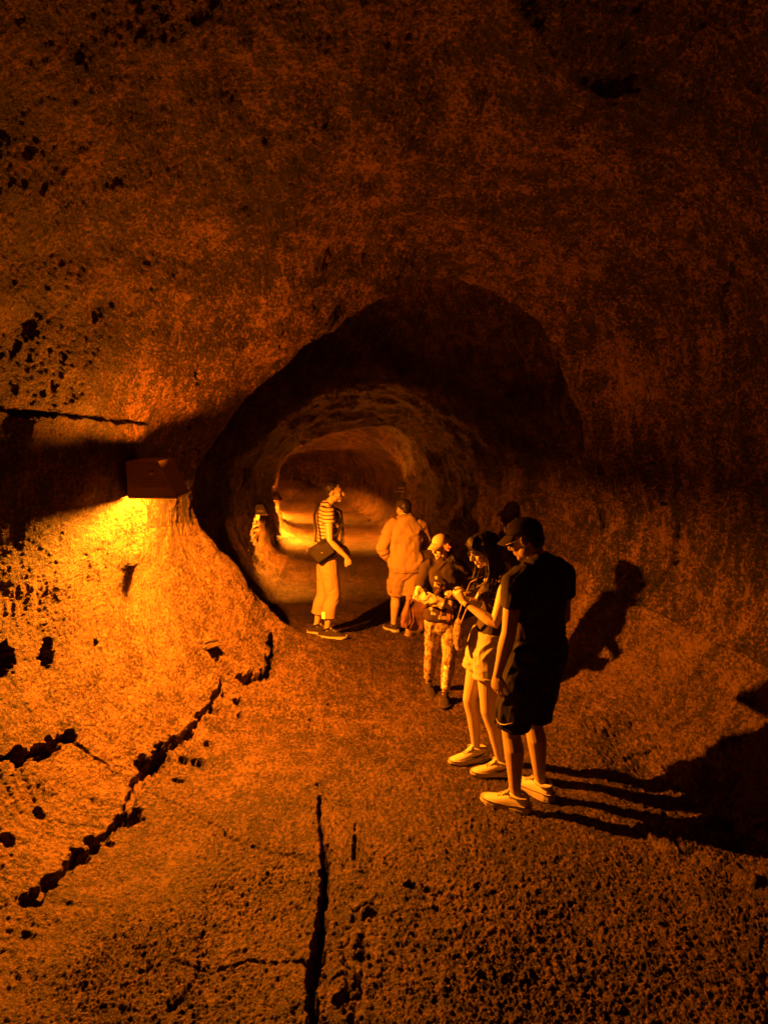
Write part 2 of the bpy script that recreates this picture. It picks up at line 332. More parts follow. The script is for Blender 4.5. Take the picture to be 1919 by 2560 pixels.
def hood(name, label, loc, out, s, power, paint, up_power=0, up_tilt=0, lz=.010):
    """sheet-metal hood: local +x points away from the wall, open underneath"""
    root = empty(name, loc, 0, label, 'lamp', 'wall lamps along the tunnel')
    rot = math.atan2(out[1], out[0]); root.rotation_euler = (0,0,rot)
    W, Dp, H, T = .34*s, .29*s, .25*s, .008*s        # width along the wall, bottom depth, height
    tp = .58
    bm = bmesh.new()
    b0 = [(-.05,-W/2,0),(Dp,-W/2,0),(Dp,W/2,0),(-.05,W/2,0)]; t0 = [(-.05,-W/2,H),(Dp*tp,-W/2,H),(Dp*tp,W/2,H),(-.05,W/2,H)]
    bi = [(-.05,-W/2+T,0),(Dp-T,-W/2+T,0),(Dp-T,W/2-T,0),(-.05,W/2-T,0)]; ti = [(-.05,-W/2+T,H-T),(Dp*tp-T,-W/2+T,H-T),(Dp*tp-T,W/2-T,H-T),(-.05,W/2-T,H-T)]
    V = [[bm.verts.new(p) for p in g] for g in (b0,t0,bi,ti)]
    for k in range(4):
        k2 = (k+1)%4
        bm.faces.new([V[0][k],V[0][k2],V[1][k2],V[1][k]]); bm.faces.new([V[2][k2],V[2][k],V[3][k],V[3][k2]]); bm.faces.new([V[0][k2],V[0][k],V[2][k],V[2][k2]])
    bm.faces.new(V[1]); bm.faces.new(V[3][::-1])
    bm_obj('hood', bm, paint, root)
    for side in (-1, 1):
        for k in range(4):
            bm = bmesh.new(); z = H*(.27+.065*k); xr = Dp*(1-(1-tp)*z/H)
            box_bm(bm, ((xr-.03)*.5-.0, side*(W/2+.002*s), z), (xr-.05, .006*s, .008*s), bev=.0015)
            bm_obj('louvre', bm, M_LOUVRE, root)
        bm = bmesh.new(); bmesh.ops.create_uvsphere(bm, u_segments=12, v_segments=8, radius=.014*s, matrix=Matrix.Translation((Dp*.42, side*(W/2+.004), H*.68)))
        bm_obj('screw', bm, M_LOUVRE, root, True)
    bm = bmesh.new(); t_ = .01*s
    for q, sz in (((Dp/2-.02,-W/2,-.002),(Dp+.05,t_,t_)),((Dp/2-.02,W/2,-.002),(Dp+.05,t_,t_)),((Dp,0,-.002),(t_,W+t_,t_))): box_bm(bm, q, sz)
    bm_obj('rim', bm, M_LIP, root)
    for yy, zz in ((-.055,-.011),(.115,.0015)):  # inner plates added only to cut the lamp's light to the sides
        bm = bmesh.new(); box_bm(bm, (.12*s, yy*s, (zz+.05)*s), (.22*s,.004*s,.10*s)); bm_obj('added_baffle', bm, M_HOOD, root)
    bm = bmesh.new(); bmesh.ops.create_cone(bm, cap_ends=True, segments=16, radius1=.018*s, radius2=.018*s, depth=.10*s, matrix=Matrix.Translation((.14*s,.03*s,.055*s)) @ Matrix.Rotation(R(90),4,'X'))
    bm_obj('bulb', bm, mg, root, True)
    ld = bpy.data.lights.new('lamp_light', 'POINT'); ld.energy = power; ld.color = SODIUM; ld.shadow_soft_size = .022*s
    lo = bpy.data.objects.new('lamp_light', ld); COL.objects.link(lo); lo.parent = root; lo.location = (.125*s, .02*s, lz*s)
    ld.use_nodes = True; nt = ld.node_tree; em = nt.nodes['Emission']; lf = nt.nodes.new('ShaderNodeLightFalloff')
    lf.inputs['Strength'].default_value = 1; lf.inputs['Smooth'].default_value = .24*s*s; nt.links.new(lf.outputs['Quadratic'], em.inputs['Strength'])
    if up_power:
        u = bpy.data.lights.new('added_ceiling_fill','SPOT'); u.energy = up_power; u.color = (1, .20, .005); u.spot_size = R(165); u.spot_blend = .3; u.shadow_soft_size = .02*s  # added fill spot outside the hood, brightens ceiling and upper walls
        u2 = bpy.data.objects.new('added_ceiling_fill', u); COL.objects.link(u2); u2.parent = root; u2.location = (Dp+.05,0,.16*s)
        u2.rotation_euler = (-Vector((.3,up_tilt,1))).to_track_quat('Z','Y').to_euler()
        u.use_nodes = True; nt = u.node_tree; em = nt.nodes['Emission']; lf = nt.nodes.new('ShaderNodeLightFalloff'); lf.inputs['Strength'].default_value = 1
        lf.inputs['Smooth'].default_value = .5*s*s; nt.links.new(lf.outputs['Quadratic'], em.inputs['Strength'])
    return root
M_LIP = solid('rim_steel', (.75,.6,.45), .3, .6)
LAMP1 = Vector((-1.80, 5.25, 1.80))

def wall_x(Y, z, left=True):
    F = CAVE_F; m = (np.abs(F[:,1]-Y) < .12) & (np.abs(F[:,2]-z) < .12) & ((F[:,0] < -.5 if left else F[:,0] > .2)); return float(F[m,0].max() if left else F[m,0].min())
for lab, Yl, zl, left, s_, pw, up, tl, lz_ in (
    ('dark louvred metal hood lamp on the left rock wall, nearest to the viewer', 5.25, 1.80, True, 1.0, 2000, 300, -.16, .012),
    ('small hood lamp low on the left wall behind the first rock rib', 11.3, .80, True, .62, 1300, 4, .5, .05),
    ('tiny hood lamp on the left wall just beyond the second rock rib', 16.2, .42, True, .6, 3600, 80, 0, .03),
    ('dark lamp box on the right rock wall between the heads of the two farther visitors', 16.8, .55, False, .8, 700, 70, 0, .05),
    ('farthest lamp deep in the tunnel, lighting the last pool of floor', 21.5, .2, True, .6, 3600, 80, 0, .03)):
    wx = wall_x(Yl, zl-.12, left); wx = max(wx, -1.70) if Yl == 5.25 else wx
    hood('wall_lamp', lab, (wx+(-.02 if left else .02), Yl, zl), (1,0) if left else (-1,0), s_, pw, M_HOOD if Yl == 5.25 else M_HOODF, up, tl, lz_)

# small metal cover box on the sloping bank
q = surf(528, 1610) + Vector((0,0,.03))
jb = empty('cover_box', q, R(-38), 'small rusty metal cover box on the sloping rock bank beside the dark floor crack', 'box')
M_BOX = solid('rusty_sheet', (.13,.09,.06), .5, .3, bump=.0006)
tilt_ = Matrix.Rotation(R(-24),3,'Y')
bm = bmesh.new(); box_bm(bm, (0,0,-.02), (.15,.07,.05), tilt_, bev=.004); bm_obj('base', bm, M_BOX, jb)
bm = bmesh.new(); box_bm(bm, tilt_@Vector((0,0,.016)), (.16,.08,.006), tilt_, bev=.002); bm_obj('lid', bm, M_BOX, jb)

# ---------------------------------------------------------------- figure building kit
def V(*a): return Vector(a)
def tube(bm, pts, rad, seg=14, side=None, caps=('round','round'), sq=0):
    """closed tube through pts; rad entries r or (r_side, r_other); side fixes the cross-section's first axis"""
    pts = [Vector(p) for p in pts]; rad = [(r, r) if not isinstance(r, (tuple, list)) else r for r in rad]
    n = len(pts); T = []
    for i in range(n):
        a = pts[max(i-1,0)]; b = pts[min(i+1,n-1)]; T.append((b-a).normalized())
    if side is None:
        s = T[0].orthogonal().normalized()
    else: s = Vector(side)
    frames = []
    for i in range(n):
        t = T[i]; s = (s - t*s.dot(t)).normalized() if side is None else (Vector(side)-t*Vector(side).dot(t)).normalized()
        frames.append((s, t.cross(s).normalized()))
    rings = []
    def ring(c, s, o, ra, rb):
        vs_ = []
        for k in range(seg):
            a = 2*math.pi*k/seg; ca, sa = math.cos(a), math.sin(a)
            if sq: ca = math.copysign(abs(ca)**(1-sq), ca); sa = math.copysign(abs(sa)**(1-sq), sa)
            vs_.append(bm.verts.new(c+s*ra*ca+o*rb*sa))
        return vs_
    if caps[0] == 'round':
        for f, h in ((.45,.88),(.8,.55)): rings.append(ring(pts[0]-T[0]*min(rad[0])*h, *frames[0], rad[0][0]*f, rad[0][1]*f))
    for i in range(n): rings.append(ring(pts[i], *frames[i], *rad[i]))
    if caps[1] == 'round':
        for f, h in ((.8,.55),(.45,.88)): rings.append(ring(pts[-1]+T[-1]*min(rad[-1])*h, *frames[-1], rad[-1][0]*f, rad[-1][1]*f))
    for a, b in zip(rings[:-1], rings[1:]):
        for k in range(seg): bm.faces.new([a[k], a[(k+1)%seg], b[(k+1)%seg], b[k]])
    bm.faces.new(rings[0][::-1]); bm.faces.new(rings[-1])
def ell(bm, c, r, rot=None, u=16, v=10):
    res = bmesh.ops.create_uvsphere(bm, u_segments=u, v_segments=v, radius=1)
    for q in res['verts']:
        p = Vector((q.co.x*r[0], q.co.y*r[1], q.co.z*r[2])); q.co = (rot @ p if rot is not None else p) + Vector(c)
def fuse(name, bm, mat, parent, voxel=.005, smooth=4, wrinkle=None, seed=0, cut=None):
    """union of the closed pieces in bm as one continuous surface"""
    bmesh.ops.recalc_face_normals(bm, faces=bm.faces)
    me = bpy.data.meshes.new('tmp'); bm.to_mesh(me); bm.free()
    o = bpy.data.objects.new('tmp', me); COL.objects.link(o)
    m = o.modifiers.new('r','REMESH'); m.mode = 'VOXEL'; m.voxel_size = voxel; m.adaptivity = 0
    s = o.modifiers.new('s','SMOOTH'); s.factor = .5; s.iterations = smooth
    dg = bpy.context.evaluated_depsgraph_get(); me2 = bpy.data.meshes.new_from_object(o.evaluated_get(dg))
    bpy.data.objects.remove(o); bpy.data.meshes.remove(me); me2.name = name
    if wrinkle:
        nv = len(me2.vertices); co = np.empty(nv*3, np.float32); me2.vertices.foreach_get('co', co); co = co.reshape(-1,3).astype(float)
        no = np.empty(nv*3, np.float32); me2.vertices.foreach_get('normal', no); no = no.reshape(-1,3)
        d = wrinkle(co, seed); co = co + no*d[:,None]
        me2.vertices.foreach_set('co', co.astype(np.float32).ravel()); me2.update()
    ob = link(name, me2, mat, parent)
    return ob
def folds(amp, fz=7, fx=16, base=0.0):
    def f(co, seed):
        q = co*np.array([fx, fx, fz]); q = q + (fbm(co, 5, 2, seed+5)*1.6)[:,None]
        n = vnoise(q, seed); r = 1-np.abs(n)*2.0
        return base + amp*(r*.6 + fbm(co, 14, 2, seed+9)*.5)
    return f
def ik(a, c, l1, l2, pole):
    a, c = Vector(a), Vector(c); d = c-a; L = d.length; L2 = min(L, (l1+l2)*.9995); u = d.normalized()
    x = (l1*l1-l2*l2+L2*L2)/(2*L2); h = math.sqrt(max(l1*l1-x*x, 0)); p = Vector(pole); p = (p-u*p.dot(u)).normalized()
    return a+u*x+p*h
def lerp(a, b, t): return Vector(a)*(1-t)+Vector(b)*t

M_SKIN = solid('skin', (.44,.33,.23), .5, spec=.35)
M_SKINR = solid('skin_pale', (.54,.42,.30), .5, spec=.35)
M_EYE = solid('eye_dark', (.05,.04,.03), .2)
M_HAIR = solid('hair_dark', (.022,.015,.011), .5, spec=.35)
def cloth(name, rgb, rough=.9, bump=.0008, scale=420): 
    m = solid(name, rgb, rough, spec=.15, bump=bump, bscale=scale); return m

def hand(bm, W, d, n, k, left, curl=(.35,.5,.4), spread=.0, thumb=(.6,.5), length=1.0):
    """W wrist, d direction of the hand, n back of the hand; fingers curl toward -n; thumb leaves the side"""
    d = Vector(d).normalized(); n = Vector(n); n = (n-d*n.dot(d)).normalized(); s = d.cross(n).normalized()   # towards the thumb for a right hand with n outward
    if left: s = -s
    W = Vector(W); kk = k*length
    tube(bm, [W-d*.01*k, W+d*.025*kk, W+d*.06*kk, W+d*.088*kk], [(.024*k,.018*k),(.032*k,.016*k),(.039*k,.0145*k),(.037*k,.011*k)], seg=12, side=s)
    for i, (off, ln, r) in enumerate(((.0285,.070,.0088),(.0095,.079,.0090),(-.0095,.074,.0086),(-.0275,.058,.0078))):
        b = W+d*(.085-.004*abs(i-1))*kk+s*off*k; a = 0; pts = [b-d*.015*k]; p = b; pts.append(p); rr = [r*k, r*k]
        fr = (.45,.31,.24)
        for j in range(3):
            a += curl[j]*(1+.12*i)
            dirv = (d*math.cos(a)-n*math.sin(a)+s*spread*(1.5-i)).normalized(); p = p+dirv*ln*fr[j]*kk; pts.append(p); rr.append(r*(.95-.1*j)*k)
        tube(bm, pts, rr, seg=8)
    b = W+d*.028*kk+s*.024*k; td = (d*math.cos(thumb[0])+s*math.sin(thumb[0])-n*.35).normalized(); p1 = b+td*.036*k
    td2 = (d*math.cos(thumb[0]*.4)+s*math.sin(thumb[0]*.4)-n*thumb[1]).normalized(); p2_ = p1+td2*.030*k; p3 = p2_+td2*.022*k
    tube(bm, [b-td*.012*k, b, p1, p2_, p3], [.014*k,.0135*k,.0115*k,.0105*k,.0085*k], seg=8)

class Fig:
    def __init__(s, name_label, loc, rz, H, girth=1.0, fem=False, lean=0.0, back=0.0, head_yaw=0, head_pitch=0, head_fwd=0.0, shoulders=1.0, group='visitors in the tunnel'):
        s.root = empty('person', loc, R(rz), name_label, 'person', group)
        s.k = k = H/1.7; s.g = girth; s.fem = fem; s.lean = lean; s.back = back
        s.rz = R(rz); s.loc = Vector(loc)
        sw = (.155 if fem else .18)*shoulders
        s.S = {+1: s.sp(V(sw, 0, 1.375)), -1: s.sp(V(-sw, 0, 1.375))}
        s.Hp = {+1: s.sp(V(.085,0,.86)), -1: s.sp(V(-.085,0,.86))}
        nb = s.sp(V(0,-.015,1.44)); s.nb = nb
        s.hrot = Matrix.Rotation(R(head_yaw),3,'Z') @ Matrix.Rotation(R(-head_pitch),3,'X')
        s.hbase = nb + V(0,.025+head_fwd,.065)*k
        s.hc = s.hbase + s.hrot @ (V(0,.018,.085)*k)
        s.arm = {}; s.leg = {}
    def sp(s, v):
        y = v.y + s.lean*(max(v.z,.86)-.86) + s.back*math.sin(max(0,min(1,(v.z-.9)/.5))*math.pi/2)
        return V(v.x, y, v.z)*s.k
    def loc_of(s, world):
        return Matrix.Rotation(-s.rz,3,'Z') @ (Vector(world)-s.loc)
    def hp(s, x, y, z): return s.hc + s.hrot @ (V(x,y,z)*s.k)
    def set_arm(s, sd, wrist, pole, **hand_kw):
        W = Vector(wrist); E = ik(s.S[sd], W, .292*s.k, .25*s.k, pole); s.arm[sd] = (s.S[sd], E, W, hand_kw)
    def set_leg(s, sd, ankle, pole=(0,1,0), toe=0.0, pitch=0.0):
        A = Vector(ankle); K = ik(s.Hp[sd], A, .40*s.k, .385*s.k, pole); s.leg[sd] = (s.Hp[sd], K, A, toe, pitch)
    TORSO = {False: [(.80,.13,.10,0),(.88,.168,.115,-.005),(.96,.165,.112,-.005),(1.06,.150,.102,0),(1.16,.155,.105,.005),(1.26,.168,.112,.008),(1.34,.170,.104,0),(1.40,.145,.080,-.01),(1.445,.085,.060,-.015)],
             True: [(.80,.125,.10,0),(.88,.172,.118,-.01),(.96,.160,.108,-.008),(1.06,.128,.090,0),(1.16,.130,.094,.008),(1.25,.142,.115,.02),(1.33,.146,.098,.005),(1.385,.125,.070,-.01),(1.435,.068,.050,-.015)]}
    def torso(s, bm, z0=0, z1=9, grow=0.0, gx=0.0, caps=('round','round')):
        rows = [r for r in s.TORSO[s.fem] if z0 <= r[0] <= z1]
        zs = [r[0] for r in s.TORSO[s.fem]]
        def row(z): return [np.interp(z, zs, [r[j] for r in s.TORSO[s.fem]]) for j in range(4)]
        if z0 > zs[0]: rows = [row(z0)]+rows
        if z1 < zs[-1]: rows = rows+[row(z1)]
        tube(bm, [s.sp(V(0,r[3],r[0])) for r in rows], [((r[1]*s.g+grow+gx)*s.k, (r[2]*s.g+grow)*s.k) for r in rows], seg=24, side=(1,0,0), caps=caps, sq=.12)
    def arm_pts(s, sd, grow=0.0, t_end=1.0, cuff='flat', part='all'):
        S, E, W, _ = s.arm[sd]; k = s.k*(.92 if s.fem else 1.0)*(.55+.45*s.g)
        inn = s.sp(V(sd*.085,0,1.40 if not s.fem else 1.385))
        pts = [inn, lerp(inn,S,.6)+V(0,0,.012*s.k), S+V(0,0,-.01*s.k), lerp(S,E,.25), lerp(S,E,.55), lerp(S,E,.85), E, lerp(E,W,.15), lerp(E,W,.35), lerp(E,W,.7), W]
        rr = [.048,.056,.058,.054,.047,.041,.040,.041,.040,.030,.0245]
        tt = [0,0,0,.12,.28,.43,.5,.57,.68,.85,1.0]
        P_, Q = [], []
        for i,(p,r,t) in enumerate(zip(pts,rr,tt)):
            if t > t_end:
                t0 = tt[i-1]; f = (t_end-t0)/(t-t0); P_.append(lerp(pts[i-1],p,f)); Q.append((rr[i-1]*(1-f)+r*f)*k+grow*s.k); break
            P_.append(p); Q.append(r*k+grow*s.k)
        return P_, Q
    def leg_pts(s, sd, grow=0.0, t_end=1.0, flare=0.0, t_start=0.0):
        Hh, K, A, _, _ = s.leg[sd]; k = s.k*(.45+.55*s.g)
        pts = [Hh, lerp(Hh,K,.3), lerp(Hh,K,.6), lerp(Hh,K,.88), K, lerp(K,A,.12), lerp(K,A,.32)+V(0,-.012*s.k,0), lerp(K,A,.62)+V(0,-.006*s.k,0), lerp(K,A,.88), A]
        rr = [.092,.086,.073,.060,.057,.052,.056,.043,.033,.034]
        if s.fem: rr = [.094,.084,.069,.056,.052,.048,.050,.039,.030,.031]
        tt = [0,.15,.3,.44,.5,.56,.66,.81,.94,1.0]; P_, Q = [], []
        for i,(p,r,t) in enumerate(zip(pts,rr,tt)):
            if t > t_end:
                t0 = tt[i-1]; f = (t_end-t0)/(t-t0); P_.append(lerp(pts[i-1],p,f)); Q.append((rr[i-1]*(1-f)+r*f)*k+(grow+flare*t_end)*s.k); break
            if t >= t_start: P_.append(p); Q.append(r*k+(grow+flare*t)*s.k)
        return P_, Q
    def body(s, mat, voxel=.0048):
        bm = bmesh.new(); k = s.k
        s.torso(bm, grow=-.008)
        tube(bm, [s.nb-V(0,0,.05)*k, s.nb+V(0,0,.0), s.hbase+V(0,-.004,-.01)*k, s.hbase+s.hrot@(V(0,.0,.04)*k)], [(.075*k*(.8 if s.fem else 1)),.053*k*(.86 if s.fem else 1.05),.05*k*(.88 if s.fem else 1.05),.052*k*(.88 if s.fem else 1)], seg=16)
        h = s.hrot
        ell(bm, s.hp(0,-.012,.022), (.075*k,.094*k,.090*k), h); ell(bm, s.hp(0,.034,-.035), (.058*k,.058*k,.068*k), h); ell(bm, s.hp(0,.045,.0), (.062*k,.045*k,.06*k), h)
        ell(bm, s.hp(0,.070,-.088), (.022*k,.020*k,.018*k), h); ell(bm, s.hp(0,.074,.034), (.048*k,.022*k,.013*k), h)
        tube(bm, [s.hp(0,.084,.024), s.hp(0,.098,.0), s.hp(0,.110,-.022)], [.008*k,.010*k,.013*k], seg=8); ell(bm, s.hp(0,.095,-.028), (.018*k,.012*k,.009*k), h)
        for sd in (-1,1):
            ell(bm, s.hp(sd*.037,.064,-.022), (.023*k,.024*k,.024*k), h); ell(bm, s.hp(sd*.079,-.006,-.008), (.008*k,.018*k,.031*k), h @ Matrix.Rotation(R(-12),3,'X') @ Matrix.Rotation(R(sd*-18),3,'Z'))
            ell(bm, s.hp(sd*.048,.02,-.062), (.02*k,.035*k,.03*k), h)
        ell(bm, s.hp(0,.089,-.052), (.023*k,.010*k,.0065*k), h); ell(bm, s.hp(0,.087,-.064), (.019*k,.010*k,.007*k), h)
        for sd in (-1,1):
            if sd in s.arm:
                P_, Q = s.arm_pts(sd); tube(bm, P_, Q, seg=14)
                kw = s.arm[sd][3]; 
                if kw is not None: hand(bm, P_[-1], kw.get('d', (P_[-1]-s.arm[sd][1])), kw.get('n', (sd,0,0)), k*(.93 if s.fem else 1.02), sd < 0, kw.get('curl',(.3,.4,.3)), kw.get('spread',.02), kw.get('thumb',(.6,.4)))
            P_, Q = s.leg_pts(sd); tube(bm, P_, Q, seg=16)
            A, toe, pit = s.leg[sd][2:]
            f = Matrix.Rotation(toe,3,'Z') @ Matrix.Rotation(pit,3,'X')
            tube(bm, [A+f@(V(0,-.03,-.045)*k), A+f@(V(0,.03,-.03)*k), A+f@(V(0,.10,-.052)*k), A+f@(V(0,.15,-.06)*k)], [(.028*k,.022*k),(.032*k,.03*k),(.036*k,.018*k),(.03*k,.013*k)], seg=12, side=f@V(1,0,0))
        o = fuse('body', bm, mat, s.root, voxel, 3)
        return o
    def face_bits(s, brows=True):
        k = s.k
        for sd in (-1,1):
            bm = bmesh.new(); ell(bm, s.hp(sd*.031,.082,.008), (.012*k,.006*k,.0045*k), s.hrot); bm_obj('eye', bm, M_EYE, s.root, True)
        for sd in (-1,1):
            bm = bmesh.new(); tube(bm, [s.hp(sd*.015,.094,.032), s.hp(sd*.032,.091,.038), s.hp(sd*.05,.08,.032)], [.003*k,.004*k,.002*k], seg=6)
            bm_obj('eyebrow', bm, M_HAIR, s.root, True)
    def shoe(s, sd, mu, ms, ml=None, big=1.0, stripe=None, chunky=1.0):
        A, toe, pit = s.leg[sd][2:]; k = s.k*big; f = Matrix.Rotation(toe,3,'Z') @ Matrix.Rotation(pit,3,'X')
        base = A + f @ V(0,0,-.085*s.k)
        def W_(x,y,z): return base + f @ (V(x,y,z)*k)
        def loft(bm, rows, seg=14, bot=0.0):
            rings = []
            for (y, hw, h, z0) in rows:
                r = []
                for j in range(seg):
                    a = math.pi*j/(seg-1); ca, sa = math.cos(a), math.sin(a)
                    r.append(bm.verts.new(W_(hw*math.copysign(abs(ca)**.75,ca), y, z0+(h-z0)*abs(sa)**.8)))
                rings.append(r)
            for a, b in zip(rings[:-1], rings[1:]):
                for j in range(seg-1): bm.faces.new([a[j],a[j+1],b[j+1],b[j]])
                bm.faces.new([a[-1],a[0],b[0],b[-1]])
            bm.faces.new(rings[0][::-1]); bm.faces.new(rings[-1])
        sh = .028*chunky
        bm = bmesh.new()
        loft(bm, [(-.082,.020,.085,sh*.8),(-.07,.032,.094,sh*.8),(-.045,.038,.094,sh*.8),(0,.040,.090,sh*.8),(.035,.041,.088,sh*.8),(.07,.043,.074,sh*.8),(.105,.046,.062,sh*.7),(.14,.046,.053,sh*.7),(.17,.040,.044,sh*.7),(.19,.026,.036,sh*.7),(.198,.012,.028,sh*.7)])
        tube(bm, [W_(.0+.038*math.cos(a), -.022+.052*math.sin(a), .094+.010*math.sin(a+.4)) for a in [j*math.pi*2/14 for j in range(15)]], [.009*k]*15, seg=8)
        tube(bm, [W_(0,.075,.078), W_(0,.045,.098), W_(0,.030,.118)], [(.022*k,.006*k)]*3, seg=8, side=f@V(1,0,0))
        up = fuse('shoe', bm, mu, s.root, .0042, 2)
        bm = bmesh.new(); out = []
        prof = [(-.092,.018),(-.085,.031),(-.06,.041),(-.02,.043),(.03,.041),(.07,.044),(.11,.050),(.15,.049),(.18,.040),(.20,.024),(.208,.008)]
        def zb(y): return .010 if y > .15 else (.0 if y > -.06 else .004)
        ring = [(hw, y) for y, hw in prof] + [(-hw, y) for y, hw in prof[::-1]]
        lo = [bm.verts.new(W_(x, y, zb(y))) for x, y in ring]; mi = [bm.verts.new(W_(x*1.05, y*1.01, sh*.5+.004)) for x, y in ring]
        hi = [bm.verts.new(W_(x*.98, y*.99, sh+(.012*chunky if y < 0 else .002))) for x, y in ring]; m_ = len(ring)
        for a, b in ((lo,mi),(mi,hi)):
            for j in range(m_): bm.faces.new([a[j],a[(j+1)%m_],b[(j+1)%m_],b[j]])
        bm.faces.new(lo[::-1]); bm.faces.new(hi); bm_obj('sole', bm, ms, up, False)
        bm = bmesh.new(); tube(bm, [W_(x*1.035, y*1.0, sh+(.010*chunky if y < 0 else .001)) for x, y in ring+ring[:1]], [.0022*k]*(m_+1), seg=6); tube(bm, [W_(x*1.07, y*1.012, sh*.52) for x, y in ring[:8]], [.0016*k]*8, seg=6) if False else None; bm_obj('welt', bm, M_WELT, up, True)
        if ml is not None:
            bm = bmesh.new()
            for j in range(5):
                y = .098-.014*j; z = .068+.0075*j
                tube(bm, [W_(-.020,y,z-.004), W_(0,y+.004,z+.006), W_(.020,y-.006,z)], [.0032*k]*3, seg=6)
            for q in (-1,1): tube(bm, [W_(0,.038,.108), W_(q*.022,.045,.116), W_(q*.034,.052,.098), W_(q*.02,.05,.094), W_(0,.04,.106)], [.003*k]*5, seg=6)
            bm_obj('laces', bm, ml, up, True)
        if stripe is not None:
            bm = bmesh.new()
            for q in (-1,): tube(bm, [W_(q*.0425,.05,.048), W_(q*.0435,.02,.045), W_(q*.042,-.02,.054), W_(q*.036,-.055,.066)], [(.001*k,.004*k),(.0015*k,.008*k),(.0015*k,.006*k),(.001*k,.002*k)], seg=6, side=f@V(1,0,0))
            for q in (-1,): tube(bm, [W_(q*.0425,-.04,.035), W_(q*.0435,-.015,.016), W_(q*.0435,-.06,.018)], [(.0015*k,.005*k)]*3, seg=6, side=f@V(1,0,0))
            bm_obj('side_mark', bm, stripe, up, True)
        return up
    def cap(s, mat, brim_tilt=0, mat_b=None, tall=1.0):
        k = s.k; bm = bmesh.new()
        seg, rows = 32, 10; rings = []
        for i in range(rows):
            ph = (i/(rows-1))*math.pi/2*.97
            r = []
            for j in range(seg):
                a = 2*math.pi*j/seg; rx, ry = .084, .102
                r.append(bm.verts.new(s.hp(rx*math.cos(a)*math.cos(ph), -.010+ry*math.sin(a)*math.cos(ph), .042+.085*tall*math.sin(ph)**.9+.012*math.sin(a)*math.cos(ph))))
            rings.append(r)
        for a, b in zip(rings[:-1], rings[1:]):
            for j in range(seg): bm.faces.new([a[j],a[(j+1)%seg],b[(j+1)%seg],b[j]])
        bm.faces.new(rings[-1])
        o = bm_obj('cap', bm, mat, s.root, True); md = o.modifiers.new('t','SOLIDIFY'); md.thickness = .004*k
        bm = bmesh.new(); ell(bm, s.hp(0,-.01,.043+.086*tall), (.007*k,.007*k,.004*k), s.hrot, 8, 6); bm_obj('button', bm, mat, o, True)
        bm = bmesh.new(); g = []
        for i in range(15):
            a = R(20+140*i/14); row = []
            for q in range(6):
                t = q/5; x = .083*math.cos(a)*(1-.10*t)*1.0; y0 = -.010+.101*math.sin(a); 
                y = y0 + t*.075*math.sin(a)**.5; z = .052+.012*math.sin(a) - t*(.012+math.tan(R(brim_tilt))*.07) - .030*(abs(math.cos(a))**2)*(.3+t)
                row.append(bm.verts.new(s.hp(x,y,z)))
            g.append(row)
        for a, b in zip(g[:-1], g[1:]):
            for q in range(5): bm.faces.new([a[q],a[q+1],b[q+1],b[q]])
        br = bm_obj('brim', bm, mat_b or mat, o, True); md = br.modifiers.new('t','SOLIDIFY'); md.thickness = .004*k
        return o
    def hair_short(s, mat, vol=1.0, back_only=False):
        k = s.k; bm = bmesh.new()
        ell(bm, s.hp(0,-.026,.034), (.082*k*vol,.092*k*vol,.088*k*vol), s.hrot); ell(bm, s.hp(0,-.055,-.012), (.066*k*vol,.05*k*vol,.065*k), s.hrot)
        return fuse('hair', bm, mat, s.root, .005, 2, folds(.003, 30, 30), 3)
def bands(name, c_a, c_b, freq, width=.25, axis='Z', rough=.85):
    m, nt, b = nmat(name); L = nt.links.new; tc = N(nt,'ShaderNodeTexCoord'); w_ = N(nt,'ShaderNodeTexWave', Scale=freq, Distortion=.6, Detail=1.0)
    w_.bands_direction = axis; w_.inputs['Detail Scale'].default_value = .6; L(tc.outputs['Object'], w_.inputs['Vector'])
    cr = N(nt,'ShaderNodeValToRGB'); cr.color_ramp.elements[0].position = width; cr.color_ramp.elements[0].color = (*c_b,1); cr.color_ramp.elements[1].position = width+.06; cr.color_ramp.elements[1].color = (*c_a,1)
    L(w_.outputs['Fac'], cr.inputs[0]); L(cr.outputs[0], b.inputs['Base Color']); b.inputs['Roughness'].default_value = rough; return m
def spotted(name, c_a, c_b, scale, lo=.45, hi=.55, stretch=(1,1,1), rough=.85):
    m, nt, b = nmat(name); L = nt.links.new; tc = N(nt,'ShaderNodeTexCoord'); mp = N(nt,'ShaderNodeMapping'); mp.inputs['Scale'].default_value = stretch
    n_ = N(nt,'ShaderNodeTexNoise', Scale=scale, Detail=3.0, Distortion=1.5); L(tc.outputs['Object'], mp.inputs['Vector']); L(mp.outputs[0], n_.inputs['Vector'])
    cr = N(nt,'ShaderNodeValToRGB'); cr.color_ramp.elements[0].position = lo; cr.color_ramp.elements[0].color = (*c_a,1); cr.color_ramp.elements[1].position = hi; cr.color_ramp.elements[1].color = (*c_b,1)
    L(n_.outputs['Fac'], cr.inputs[0]); L(cr.outputs[0], b.inputs['Base Color']); b.inputs['Roughness'].default_value = rough; return m
M_BLACKC = cloth('black_cotton', (.045,.035,.03)); M_BLACKS = cloth('black_sportswear', (.022,.018,.015), .8)
M_WHITE = cloth('white_leather', (.60,.56,.47), .55, .0003); M_SOLE = cloth('white_rubber', (.5,.46,.38), .6, .0002)
M_DENIM = cloth('cream_denim', (.44,.39,.29)); M_TANK = cloth('dark_knit', (.06,.045,.036)); M_WELT = cloth('welt_thread', (.16,.12,.08)); M_DARKSHOE = cloth('dark_shoe', (.04,.028,.024), .8)
M_LENS = solid('dark_glass', (.02,.02,.02), .1, spec=.8); M_WIRE = solid('gold_wire', (.4,.32,.2), .4, .6); M_PHONE = solid('phone_black', (.015,.013,.012), .25, spec=.7)
